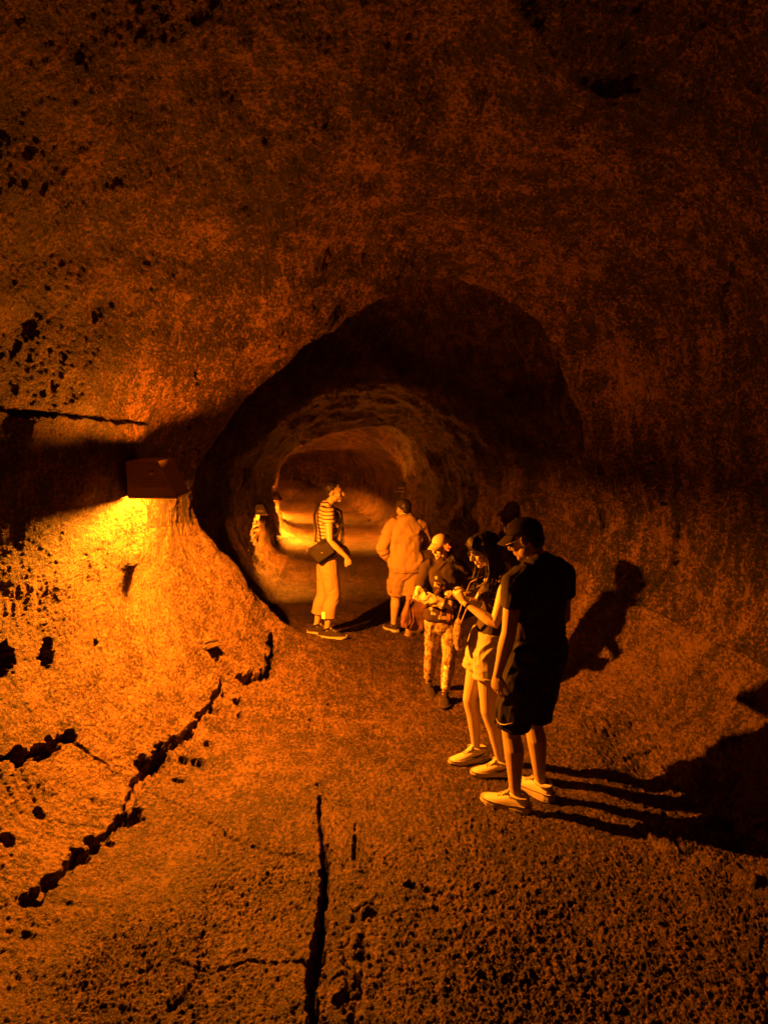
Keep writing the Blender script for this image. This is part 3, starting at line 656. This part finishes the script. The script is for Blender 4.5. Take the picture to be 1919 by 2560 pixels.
def ground_pt(px, py):
    q = ground_at(px, py); return q
def standing_z(f_pts):
    return sum(ground_z(q[0], q[1]) for q in f_pts)/len(f_pts)
def stand(xy):
    return V(xy[0], xy[1], ground_z(xy[0], xy[1]))

# ---------------------------------------------------------------- the man with his back to us
p = ground_pt(1345, 1995); L5 = V(.91, 4.32, ground_z(.9, 4.3))
f = Fig('man seen from behind in black T-shirt, black shorts and black cap with white sneakers', L5, 37, 1.785, girth=1.08, lean=-.03, head_yaw=28, head_pitch=24, head_fwd=.03, shoulders=1.08)
k = f.k
f.set_arm(-1, V(-.275,.02,.845)*k, (-.3,-1,0), d=(.05,.12,-1), n=(-1,-.2,0), curl=(.25,.35,.3))
f.set_arm(+1, V(.215,.16,.90)*k, (.5,-1,0), d=(-.35,.3,-1), n=(1,.1,0), curl=(.3,.4,.3))
la = f.loc_of((.80,4.22,0)); ra = f.loc_of((.985,4.38,0))
f.set_leg(-1, V(la.x, la.y, .088*k), toe=R(22)); f.set_leg(+1, V(ra.x, ra.y, .088*k), toe=R(0))
f.body(M_SKIN); f.face_bits()
bm = bmesh.new(); f.torso(bm, 1.0, 9, .014, .004, caps=('flat','round'))
f.torso(bm, .93, 1.12, .018, .004, caps=('flat','round'))
for sd in (-1,1):
    P_, Q = f.arm_pts(sd, .012, .27); Q[-1] += .010*k; Q[-2] += .005*k; tube(bm, P_, Q, seg=16, caps=('round','flat'))
tube(bm, [f.nb-V(0,0,.04)*k, f.nb+V(0,-.002,.012)*k], [.08*k,.064*k], seg=18, caps=('round','flat'))
fuse('t_shirt', bm, M_BLACKC, f.root, .0055, 2, folds(.016, 9, 5), 21)
bm = bmesh.new(); f.torso(bm, .80, .99, .020, .006)
for sd in (-1,1):
    P_, Q = f.leg_pts(sd, .026, .47, flare=.035); tube(bm, P_, Q, seg=18, caps=('round','flat'))
sh5 = fuse('shorts', bm, M_BLACKS, f.root, .0055, 2, folds(.014, 5, 10), 33)
hem = f.leg_pts(-1, .030, .455, flare=.035); c = hem[0][-1]; r_ = hem[1][-1]
bm = bmesh.new(); a0 = R(205)
tube(bm, [c+V(math.cos(a)*(r_+.006), math.sin(a)*(r_+.006), z) for a, z in ((R(168),.052),(R(178),.036),(R(188),.030),(R(200),.034),(R(222),.052))], [(.0015,.002),(.002,.006),(.002,.0085),(.002,.006),(.0015,.0015)], seg=6, side=(0,0,1))
bm_obj('check_mark', bm, M_WHITE, sh5, True)
for sd in (-1,1): f.shoe(sd, M_WHITE, M_SOLE, M_SOLE, 1.04, chunky=1.25)
hr = f.hair_short(M_HAIR, .985)
cp = f.cap(M_BLACKC, 14, tall=1.0)
for x, y, z in ((-.052,.045,.098),(-.03,-.0,.122),(-.018,.055,.108)):
    bm = bmesh.new(); ell(bm, f.hp(x*1.06,y*1.06,z*1.01+.006), (.0045*k,)*3, None, 8, 6); bm_obj('pin', bm, M_WHITE, cp, True)
bm = bmesh.new(); tube(bm, [f.hp(-.046,.080,.075), f.hp(-.040,.081,.090), f.hp(-.030,.076,.105)], [(.002*k,.004*k)]*3, seg=6); bm_obj('embroidery', bm, M_WIRE, cp, True)
bm = bmesh.new()
for sd in (-1,1):
    tube(bm, [f.hp(sd*.034+.026*math.cos(a), .106-.006*abs(math.cos(a)), .004+.022*math.sin(a)) for a in [j*math.pi*2/16 for j in range(17)]], [.0016*k]*17, seg=6)
    tube(bm, [f.hp(sd*.060,.100,.012), f.hp(sd*.084,.03,.012), f.hp(sd*.085,-.012,.008)], [.0019*k]*3, seg=6)
tube(bm, [f.hp(-.009,.108,.01), f.hp(.009,.108,.01)], [.0016*k]*2, seg=6)
bm_obj('glasses', bm, M_WIRE, f.root, True)

# ---------------------------------------------------------------- the woman with the phone
L4 = V(.68, 4.78, ground_z(.68, 4.78))
f = Fig('dark-haired woman in cream shorts and white sneakers looking down at her phone', L4, 96, 1.63, girth=1.0, fem=True, lean=-.14, back=-.03, head_yaw=8, head_pitch=24, head_fwd=.075)
k = f.k; WOMAN4 = f
f.set_arm(-1, V(-.115,.175,1.235)*k, (-.9,-.2,-1.2), d=(.35,.55,.72), n=(-.75,.1,-.6), curl=(.75,.6,.3), thumb=(.3,.2))
f.set_arm(+1, V(.085,.17,1.22)*k, (.9,-.2,-1.2), d=(-.38,.55,.72), n=(.75,.1,-.6), curl=(.75,.6,.3), thumb=(.3,.2))
la = f.loc_of((.78,4.66,0)); ra = f.loc_of((.64,4.86,0))
f.set_leg(-1, V(la.x, la.y, .088*k), toe=R(-6)); f.set_leg(+1, V(ra.x, ra.y, .088*k), toe=R(10))
f.body(M_SKINR, .0045); f.face_bits()
bm = bmesh.new(); f.torso(bm, .97, 1.30, .006, 0, caps=('flat','flat')); 
for sd in (-1,1): tube(bm, [f.sp(V(sd*.07,.085,1.27)), f.sp(V(sd*.085,.06,1.36)), f.sp(V(sd*.085,.0,1.412)), f.sp(V(sd*.08,-.07,1.35)), f.sp(V(sd*.075,-.085,1.26))], [(.018*k,.008*k)]*5, seg=10, side=(1,0,0))
fuse('tank_top', bm, M_TANK, f.root, .005, 3, folds(.005, 16, 6), 5)
bm = bmesh.new(); f.torso(bm, .80, 1.0, .014, 0, caps=('round','flat'))
for sd in (-1,1):
    P_, Q = f.leg_pts(sd, .014, .20, flare=.06); tube(bm, P_, Q, seg=18, caps=('round','flat'))
so = fuse('shorts', bm, M_DENIM, f.root, .005, 2, folds(.010, 12, 8), 8)
bm = bmesh.new()
for j in range(7):
    z = .97-.032*j; w0 = np.interp(z, [.8,.88,.96,1.06], [.125,.172,.160,.128])*f.g+.017
    for q in (-1,1): tube(bm, [f.sp(V(-w0*.62-q*.012, .062+.012, z+.008)), f.sp(V(-w0*.62+q*.012, .062+.014, z-.010))], [.0025*k]*2, seg=6)
bm_obj('lacing', bm, M_TANK, so, True)
bm = bmesh.new()
for sd in (-1,1):
    P_, Q = f.leg_pts(sd, .021, .20, flare=.06); n0 = P_[-1]; tube(bm, [lerp(P_[-2],n0,.6), n0+V(0,0,-.004)], [Q[-1]*1.0, Q[-1]*1.01], seg=20, caps=('flat','flat'))
fuse('cuffs', bm, M_DENIM, so, .005, 1)
bm = bmesh.new()
for q in (-1,1): tube(bm, [f.sp(V(q*.115,.03,1.385)), f.sp(V(q*.095,.085,1.31)), f.sp(V(q*.05,.125,1.24)), f.sp(V(q*.012,.125,1.19))], [(.022*k,.006*k),(.020*k,.006*k),(.020*k,.006*k),(.012*k,.005*k)], seg=10, side=(1,0,0))
fuse('neck_scarf', bm, M_DENIM, f.root, .005, 1, folds(.004, 20, 20), 2)
for sd in (-1,1): f.shoe(sd, M_WHITE, M_SOLE, M_SOLE, 1.02, stripe=M_DARKSHOE, chunky=1.1)
# long hair: a shell under several hundred strands
bm = bmesh.new(); ell(bm, f.hp(0,-.022,.030), (.084*k,.098*k,.092*k), f.hrot); ell(bm, f.hp(0,-.06,-.05), (.075*k,.05*k,.10*k), f.hrot)
hair = fuse('hair', bm, M_HAIR, f.root, .005, 2, folds(.005, 60, 60), 4)
bm = bmesh.new(); rnd = random.Random(5)
for j in range(520):
    a = R(rnd.uniform(-200, 20)) if j < 430 else R(rnd.uniform(30, 150)); fringe = j >= 430
    x0, y0 = rnd.gauss(0,.012), -.01+rnd.gauss(0,.02)
    if fringe:
        x = .07*math.cos(a); ln = rnd.uniform(.02,.045)
        pts = [f.hp(x0*.5, .0, .122), f.hp(x*.6, .055, .112), f.hp(x*.95, .084+.01*rnd.random(), .075), f.hp(x*1.05, .094-.25*abs(x), .058-ln*.5), f.hp(x*1.08, .092-.3*abs(x), .045-ln)]
    else:
        cx, sy = math.cos(a), math.sin(a); L_ = rnd.uniform(.20,.31); wv = rnd.uniform(-.02,.02); o_ = rnd.uniform(1.0,1.12)
        side_f = max(0, 1+sy*1.2) if sy > -.3 else 0
        top = f.hp(x0, y0, .120); m1 = f.hp(.076*cx*o_, -.012+.092*sy*o_+.0, .07); m2 = f.hp(.087*cx*o_, -.018+.098*sy*o_, .01)
        g = m2 + V(rnd.gauss(0,.008), rnd.gauss(0,.008)-.01, -L_*.45)*k + (f.hrot@V(.012*cx,.0,0))*k
        e = m2 + V(cx*.035+wv, sy*.03+rnd.gauss(0,.012)+.0, -L_)*k; e2 = e + V(rnd.gauss(0,.02), rnd.gauss(0,.02)+.015, -.02)*k
        pts = [top, m1, m2, g, e, e2]
    n_ = len(pts); tube(bm, pts, [.0022*k]+[.0034*k]*(n_-2)+[.0008*k], seg=5)
bm_obj('strands', bm, M_HAIR, hair, True)
bm = bmesh.new()
for sd in (-1,1):
    tube(bm, [f.hp(sd*.034+.025*math.cos(a), .108-.006*abs(math.cos(a)), .002+.022*math.sin(a)) for a in [j*math.pi*2/16 for j in range(17)]], [.0019*k]*17, seg=6)
    tube(bm, [f.hp(sd*.058,.102,.010), f.hp(sd*.086,.02,.010)], [.0019*k]*2, seg=6)
bm_obj('glasses', bm, M_PHONE, f.root, True)
_,_,Wl,_ = f.arm[-1]
bm = bmesh.new(); E_ = f.arm[-1][1]; u = (Wl-E_).normalized(); o1 = u.orthogonal().normalized(); o2 = u.cross(o1); c = Wl-u*.02*k
tube(bm, [c+(o1*math.cos(a)+o2*math.sin(a))*.027*k for a in [j*math.pi*2/12 for j in range(13)]], [.003*k]*13, seg=6); bm_obj('wristband', bm, M_BLACKC, f.root, True)
def to_world(f, v): return f.loc + Matrix.Rotation(f.rz,3,'Z') @ Vector(v)
pc = V(-.012,.262,1.335)*k
ph = empty('smartphone', to_world(f, pc), 0, 'black smartphone held up in both hands by the dark-haired woman', 'phone')
ph.rotation_euler = (Matrix.Rotation(f.rz,3,'Z') @ Matrix.Rotation(R(42),3,'X')).to_euler()
bm = bmesh.new(); box_bm(bm, (0,0,0), (.074,.152,.0085), bev=.003); bm_obj('case', bm, M_PHONE, ph, False)
bm = bmesh.new(); box_bm(bm, (0,0,.0052), (.068,.144,.0012)); bm_obj('screen', bm, M_LENS, ph)
bm = bmesh.new(); box_bm(bm, (-.02,.055,-.0052), (.024,.028,.0016), bev=.0006); bm_obj('camera_bump', bm, M_LENS, ph)
# her shoulder bag of dark printed cloth
M_PRINT = spotted('printed_cloth', (.05,.03,.02), (.3,.2,.12), 34)
bg = empty('shoulder_bag', to_world(f, V(.02,.185,.98)*k), f.rz, 'small dark printed bag hanging in front of the dark-haired woman', 'bag')
bm = bmesh.new(); tube(bm, [V(0,0,.09),V(0,.005,.05),V(0,.01,-.02),V(0,.005,-.09)], [(.05,.012),(.07,.022),(.078,.032),(.06,.022)], seg=16, side=(1,0,0)); fuse('pouch', bm, M_PRINT, bg, .006, 2, folds(.008, 14, 14), 6)
bm = bmesh.new(); tube(bm, [V(-.05,.0,.09), V(-.075,-.035,.2), V(-.085,-.085,.33), V(-.08,-.17,.375)], [(.010,.003)]*4, seg=8, side=(1,0,0)); tube(bm, [V(.05,.0,.09), V(.07,-.035,.2), V(.07,-.085,.33), V(.065,-.17,.375)], [(.010,.003)]*4, seg=8, side=(1,0,0)); bm_obj('strap', bm, M_PRINT, bg, True)

# ---------------------------------------------------------------- the woman with the flowered cap
L3 = V(.49, 5.95, ground_z(.49, 5.95))
f = Fig('woman in pale cap with a flower, dark printed top and spotted leggings facing us', L3, 180, 1.43, girth=1.04, fem=True, lean=.04, head_yaw=-52, head_pitch=12, head_fwd=.02, shoulders=1.08)
k = f.k; WOMAN3 = f
f.set_arm(+1, V(.02,.21,1.055)*k, (1,.05,-.6), d=(-1,.12,.05), n=(0,1,.3), curl=(.5,.6,.5))
f.set_arm(-1, V(-.10,.20,1.12)*k, (-1,-.3,-.9), d=(.5,.5,.4), n=(-.3,1,0), curl=(.6,.7,.5))
la = f.loc_of((.51,5.93,0)); ra = f.loc_of((.385,6.17,0))
f.set_leg(-1, V(la.x, la.y, .088*k), toe=R(-4)); f.set_leg(+1, V(ra.x, ra.y, .105*k), toe=R(14), pitch=R(-14))
f.body(M_SKIN, .0048); f.face_bits()
M_TOP = cloth('dark_top', (.045,.03,.024))
bm = bmesh.new(); f.torso(bm, .90, 9, .022, .004, caps=('flat','round')); f.torso(bm, .84, 1.0, .026, .006, caps=('flat','round'))
for sd in (-1,1):
    P_, Q = f.arm_pts(sd, .016, .36); Q[-1] += .014*k; Q[-2] += .006*k; tube(bm, P_, Q, seg=16, caps=('round','flat'))
top3 = fuse('printed_top', bm, M_TOP, f.root, .0055, 3, folds(.010, 8, 9), 41)
# pale motifs printed on the front
def decal(f, name, shapes, parent, mat):
    """small raised prints laid on the front of the torso (x, z, w, h, kind)"""
    from mathutils.bvhtree import BVHTree
    me = parent.data; bv = BVHTree.FromPolygons([v.co for v in me.vertices], [tuple(p.vertices) for p in me.polygons])
    for (x, z, w_, h_, kd) in shapes:
        n_ = 14; vs_ = []; bm = bmesh.new()
        outl = [(math.cos(2*math.pi*j/n_), math.sin(2*math.pi*j/n_)) for j in range(n_)]
        if kd == 'r': outl = [(max(-1,min(1,1.5*a)), max(-1,min(1,1.5*b))) for a, b in outl]
        if kd == 't': outl = [(a*(1-.6*(b*.5+.5)), b) for a, b in outl]
        for a, b in outl:
            o_ = V((x+a*w_/2)*f.k, 1.0, (z+b*h_/2)*f.k); hit, nn, _, _ = bv.ray_cast(o_, V(0,-1,0))
            if hit is None: break
            vs_.append(bm.verts.new(hit+V(0,.0022,0)))
        if len(vs_) == n_: bm.faces.new(vs_); bm_obj(name, bm, mat, parent)
M_CREAMP = cloth('cream_print', (.45,.36,.24)); M_RUSTP = cloth('rust_print', (.42,.22,.12))
decal(f, 'cream_motif', [(.085,1.30,.028,.032,'o'),(.095,1.235,.018,.05,'r'),(.075,1.235,.018,.045,'r'),(.055,1.228,.018,.05,'r'),(.13,.985,.03,.04,'o'),(.12,.94,.02,.03,'r'),(.095,.935,.026,.026,'o'),(.05,.905,.03,.05,'t'),(.005,.90,.055,.035,'r'),(-.075,.93,.014,.11,'r'),(-.02,1.01,.045,.035,'o'),(-.13,.93,.02,.05,'o')], top3, M_CREAMP)
decal(f, 'rust_motif', [(-.035,.92,.032,.12,'r'),(-.055,.92,.008,.10,'r'),(.035,.96,.015,.08,'r'),(-.11,1.0,.03,.03,'o'),(.02,1.20,.03,.03,'o'),(-.15,.92,.018,.06,'o')], top3, M_RUSTP)
M_KNIT = bands('cream_knit', (.50,.42,.30), (.25,.19,.12), 9, .2, 'DIAGONAL', .9)
bm = bmesh.new(); S_,E_,W_,_ = f.arm[1]
tube(bm, [lerp(S_,E_,.72), E_, lerp(E_,W_,.3), lerp(E_,W_,.65), W_+V(-.012,0,0)], [.050*k,.060*k,.058*k,.052*k,.044*k], seg=16, caps=('round','flat'))
fuse('knit_sleeve', bm, M_KNIT, f.root, .005, 2, folds(.013, 26, 22), 17)
M_LEG3 = spotted('spotted_leggings', (.42,.34,.22), (.15,.09,.05), 26, .5, .58, (1,1,.6))
bm = bmesh.new(); f.torso(bm, .80, .95, .012, 0)
for sd in (-1,1):
    P_, Q = f.leg_pts(sd, .012, .93, flare=.004); tube(bm, P_, Q, seg=16, caps=('round','flat'))
lg = fuse('leggings', bm, M_LEG3, f.root, .005, 2, folds(.006, 12, 14), 19)
# light glare on the standing leg's shin, painted as pale glossy spots
M_GLARE = solid('painted_glare', (.95,.92,.80), .35, spec=.8)
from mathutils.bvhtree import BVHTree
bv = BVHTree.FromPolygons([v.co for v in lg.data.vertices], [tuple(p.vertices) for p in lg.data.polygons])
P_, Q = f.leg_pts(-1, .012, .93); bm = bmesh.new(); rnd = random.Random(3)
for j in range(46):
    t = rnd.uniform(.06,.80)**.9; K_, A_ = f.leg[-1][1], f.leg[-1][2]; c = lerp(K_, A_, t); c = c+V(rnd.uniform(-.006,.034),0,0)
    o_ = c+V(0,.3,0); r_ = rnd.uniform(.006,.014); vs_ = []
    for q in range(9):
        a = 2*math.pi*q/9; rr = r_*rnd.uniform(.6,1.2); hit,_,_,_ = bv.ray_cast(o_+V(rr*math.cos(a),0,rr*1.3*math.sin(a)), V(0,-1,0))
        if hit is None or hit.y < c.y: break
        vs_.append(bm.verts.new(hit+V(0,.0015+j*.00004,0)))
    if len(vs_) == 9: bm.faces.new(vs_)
bm_obj('glare_spots', bm, M_GLARE, lg)
for sd in (-1,1): f.shoe(sd, M_DARKSHOE, M_DARKSHOE, None, .98)
M_CAPP = cloth('pale_cap', (.44,.36,.26)); M_CAPB = cloth('pale_brim', (.42,.33,.23))
f.hair_short(M_HAIR, .98)
bm = bmesh.new(); rnd = random.Random(8)
for j in range(120):
    a = R(rnd.uniform(150,230)); c = f.hp(.075*math.cos(a)*rnd.uniform(.9,1.1), -.045+.03*math.sin(a), -.02-rnd.random()*.03)
    tube(bm, [c, c+V(rnd.gauss(-.005,.012),rnd.gauss(0,.012),-.04)*k, c+V(rnd.gauss(-.01,.02),rnd.gauss(.01,.02),-.09)*k, c+V(rnd.gauss(0,.03),rnd.gauss(.02,.02),-.12)*k], [.003,.0035,.003,.001], seg=5)
bm_obj('ponytail', bm, M_HAIR, f.root, True)
cp = f.cap(M_CAPP, 16, M_CAPB); 
bm = bmesh.new(); tube(bm, [f.hp(.086*math.cos(R(a)), -.010+.104*math.sin(R(a)), .044+.012*math.sin(R(a))) for a in range(0,361,15)], [(.0025*k)]*25, seg=6); bm_obj('piping', bm, M_CREAMP, cp, True)
M_PETAL = solid('pink_petal', (.75,.25,.16), .6)
fc = f.hp(-.092,.012,.012); bm = bmesh.new(); nrm = (f.hrot@V(-.75,.65,.1)).normalized(); a1 = nrm.orthogonal().normalized(); a2 = nrm.cross(a1)
for j in range(5):
    a = j*2*math.pi/5+.3; d_ = a1*math.cos(a)+a2*math.sin(a); rot = Matrix((d_, nrm.cross(d_), nrm)).transposed()
    ell(bm, fc+d_*.021*k+nrm*.006*k, (.019*k,.015*k,.004*k), rot, 12, 8)
fl = bm_obj('flower', bm, M_PETAL, f.root, True)
bm = bmesh.new(); ell(bm, fc+nrm*.012*k, (.006*k,.006*k,.008*k)); bm_obj('stamen', bm, M_WIRE, fl, True)
M_BROWN = cloth('brown_leather', (.12,.06,.038), .55, .0012, 60)
bm = bmesh.new(); tube(bm, [f.sp(V(-.10,-.03,1.425)), f.sp(V(-.075,.075,1.36)), f.sp(V(.0,.135,1.24)), f.sp(V(.10,.14,1.12)), f.sp(V(.175,.10,1.02)), f.sp(V(.20,.02,.96))], [(.019*k,.004*k)]*6, seg=10, side=(.6,0,.8))
sb = empty('tote_bag', to_world(f, V(.265,-.04,.90)*k), f.rz, 'brown leather bag hanging at the elbow of the woman in the pale cap', 'bag')
st_ = bm_obj('strap', bm, M_BROWN, None, True); st_.parent = sb; st_.matrix_parent_inverse = Matrix.Identity(4)
inv = Matrix.Translation(-(V(.265,-.04,.90)*k)); st_.data.transform(inv)
bm = bmesh.new(); tube(bm, [V(-.015,0,.13),V(-.005,0,.08),V(.005,0,-.02),V(.015,0,-.13)], [(.07,.03),(.095,.045),(.11,.055),(.105,.045)], seg=20, side=(1,0,0), sq=.3, caps=('flat','flat')); fuse('pouch', bm, M_BROWN, sb, .006, 3, folds(.014, 8, 14), 12)
bm = bmesh.new(); tube(bm, [V(.055,.045,.12),V(.07,.065,.0),V(.075,.055,-.12)], [(.007,.004)]*3, seg=8, side=(1,0,0)); bm_obj('trim', bm, M_DARKSHOE, sb, True)

# ---------------------------------------------------------------- the man farther off, hands on hips
L2 = V(.24, 7.86, ground_z(.24, 7.86))
f = Fig('man in tan long-sleeved shirt, cargo shorts and dark cap seen from behind', L2, 14, 1.47, girth=1.20, lean=.02, head_yaw=28, head_pitch=14, head_fwd=.02, shoulders=1.08)
k = f.k
f.set_arm(-1, V(-.19,.09,.93)*k, (-1,-.6,0), d=(.5,.3,-.8), n=(-1,-.3,0), curl=(.4,.5,.4))
f.set_arm(+1, V(.14,.26,1.03)*k, (1,-.5,-.1), d=(-.8,.5,-.1), n=(0,.6,1), curl=(.4,.5,.4))
la = f.loc_of((.105,7.93,0)); ra = f.loc_of((.29,7.78,0))
f.set_leg(-1, V(la.x, la.y, .088*k), toe=R(20)); f.set_leg(+1, V(ra.x, ra.y, .088*k), toe=R(-55))
f.body(M_SKIN, .006)
M_TAN = cloth('tan_shirt', (.34,.24,.155)); M_KHAKI = cloth('khaki_cotton', (.32,.22,.14))
bm = bmesh.new(); f.torso(bm, .92, 9, .022, .002, caps=('flat','round')); f.torso(bm, .82, 1.0, .030, .004, caps=('flat','round'))
for sd in (-1,1):
    P_, Q = f.arm_pts(sd, .018, .93 if sd < 0 else .80); tube(bm, P_, Q, seg=16, caps=('round','flat'))
tube(bm, [f.nb-V(0,0,.03)*k, f.nb+V(0,.0,.035)*k], [.078*k,.063*k], seg=18, caps=('round','flat'))
fuse('shirt', bm, M_TAN, f.root, .006, 2, folds(.018, 4, 9), 51)
bm = bmesh.new(); f.torso(bm, .78, .95, .018, .004)
for sd in (-1,1):
    P_, Q = f.leg_pts(sd, .020, .46, flare=.055); tube(bm, P_, Q, seg=18, caps=('round','flat'))
    kn = lerp(P_[1], P_[2], .9); box_bm(bm, kn+V(sd*(Q[2]*.92),0,-.02), (.03*k,.13*k,.15*k), bev=.008)
sh = fuse('cargo_shorts', bm, M_KHAKI, f.root, .006, 2, folds(.009, 9, 10), 61)
f.shoe(-1, M_DARKSHOE, M_SOLE, None, 1.02); f.shoe(+1, M_TAN, M_TAN, None, 1.02)
f.hair_short(M_HAIR, .98); f.cap(M_BLACKC, 8)

# ---------------------------------------------------------------- the woman in stripes
L1 = V(-.59, 7.56, ground_z(-.59, 7.56))
f = Fig('woman in striped T-shirt and cropped beige trousers standing in profile', L1, -84, 1.64, girth=1.0, fem=True, lean=.02, head_yaw=-12, head_pitch=4, head_fwd=.03)
k = f.k
f.set_arm(+1, V(.20,.20,.915)*k, (.3,-1,0), d=(0,.35,-1), n=(1,.2,0), curl=(.7,.8,.6), thumb=(.4,.6))
f.set_arm(-1, V(-.14,.20,.95)*k, (-.4,-1,0), d=(.2,.4,-1), n=(-1,0,0), curl=(.5,.6,.5))
f.set_leg(+1, V(.085,-.02,.088)*k, toe=R(-8)); f.set_leg(-1, V(-.075,-.13,.088)*k, toe=R(4))
f.body(M_SKIN, .0055); f.face_bits()
M_STR = bands('striped_jersey', (.46,.38,.27), (.06,.02,.02), 8.6, .22)
bm = bmesh.new(); f.torso(bm, .93, 9, .016, .0, caps=('flat','round')); f.torso(bm, .88, 1.0, .018, 0, caps=('flat','round'))
for sd in (-1,1):
    P_, Q = f.arm_pts(sd, .018, .17); Q[-1] += .012*k; tube(bm, P_, Q, seg=16, caps=('round','flat'))
fuse('striped_t_shirt', bm, M_STR, f.root, .0055, 3, folds(.007, 8, 8), 71)
M_BEIGE = cloth('beige_trousers', (.36,.255,.16))
bm = bmesh.new(); f.torso(bm, .80, .97, .012, 0)
for sd in (-1,1):
    P_, Q = f.leg_pts(sd, .016, .80, flare=.026); tube(bm, P_, Q, seg=18, caps=('round','flat'))
tr = fuse('cropped_trousers', bm, M_BEIGE, f.root, .0055, 3, folds(.006, 7, 10), 81)
bm = bmesh.new()
for sd in (-1,1):
    P_, Q = f.leg_pts(sd, .020, .80, flare=.026); tube(bm, [lerp(P_[-2],P_[-1],.72), P_[-1]+V(0,0,-.003)], [Q[-1], Q[-1]*1.01], seg=20, caps=('flat','flat'))
fuse('cuffs', bm, M_BEIGE, tr, .0055, 1)
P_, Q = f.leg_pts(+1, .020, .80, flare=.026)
bm = bmesh.new(); box_bm(bm, P_[-1]+V(Q[-1]*.80,-.02-Q[-1]*.45,.035), (.006,.045,.075), Matrix.Rotation(R(-32),3,'Z'), bev=.002); bm_obj('glare_tab', bm, M_GLARE, tr)  # pale tab stands in for a patch of glare on the calf
for sd in (-1,1): f.shoe(sd, M_DARKSHOE, M_SOLE, M_SOLE, 1.1)
f.hair_short(M_HAIR, 1.0)
M_SCARF = spotted('dark_scarf', (.03,.02,.018), (.35,.27,.18), 20, .60, .64)
bm = bmesh.new()
for q in (-1,1): tube(bm, [f.sp(V(q*.06,-.05,1.44)), f.sp(V(q*.085,.03,1.42)), f.sp(V(q*.08,.115,1.33)), f.sp(V(q*.07,.155,1.20)), f.sp(V(q*.075,.165,1.08)), f.sp(V(q*.07,.15,1.0))], [(.032*k,.012*k),(.034*k,.014*k),(.034*k,.014*k),(.045*k,.012*k),(.045*k,.010*k),(.02*k,.008*k)], seg=12, side=(1,0,0))
fuse('scarf', bm, M_SCARF, f.root, .0055, 2, folds(.008, 10, 20), 91)
hb = to_world(f, V(.215,-.055,.985)*k)
bg = empty('sling_bag', hb, f.rz, 'dark square sling bag worn at the hip of the woman in stripes', 'bag')
M_BAG = solid('black_leather', (.022,.017,.014), .45, spec=.5, bump=.0006, bscale=200)
bm = bmesh.new(); box_bm(bm, (0,0,0), (.075,.235,.20), Matrix.Rotation(R(33),3,'X'), bev=.02); bm_obj('bag_body', bm, M_BAG, bg, True)
bm = bmesh.new(); box_bm(bm, (.043,.0,.0), (.006,.20,.13), Matrix.Rotation(R(33),3,'X'), bev=.003); bm_obj('flap', bm, M_BAG, bg)
bm = bmesh.new(); ell(bm, V(.048,-.005,-.005), (.004,.010,.005)); bm_obj('clasp', bm, M_WIRE, bg, True)
bm = bmesh.new(); tube(bm, [V(0,-.07,.10), V(-.025,-.07,.20), V(-.10,-.075,.36), V(-.24,-.03,.455), V(-.30,.02,.43)], [(.004,.014)]*5, seg=8, side=(1,0,0)); tube(bm, [V(0,.03,.13), V(-.01,.14,.16), V(-.10,.215,.25), V(-.22,.20,.38), V(-.30,.06,.44)], [(.004,.012)]*5, seg=8, side=(1,0,0)); bm_obj('strap', bm, M_BAG, bg, True)
kw = f.arm[1]; hp_ = kw[2]+V(0,.045,-.10)*k
ph = empty('smartphone', to_world(f, hp_), 0, 'dark smartphone carried low in the hand of the woman in stripes', 'phone')
ph.rotation_euler = (Matrix.Rotation(f.rz,3,'Z') @ Matrix.Rotation(R(18),3,'X')).to_euler()
bm = bmesh.new(); box_bm(bm, (0,0,-.02), (.009,.072,.148), bev=.003); bm_obj('case', bm, M_PHONE, ph)
bm = bmesh.new(); box_bm(bm, (-.0052,0,-.02), (.0012,.066,.14)); bm_obj('screen', bm, M_LENS, ph)
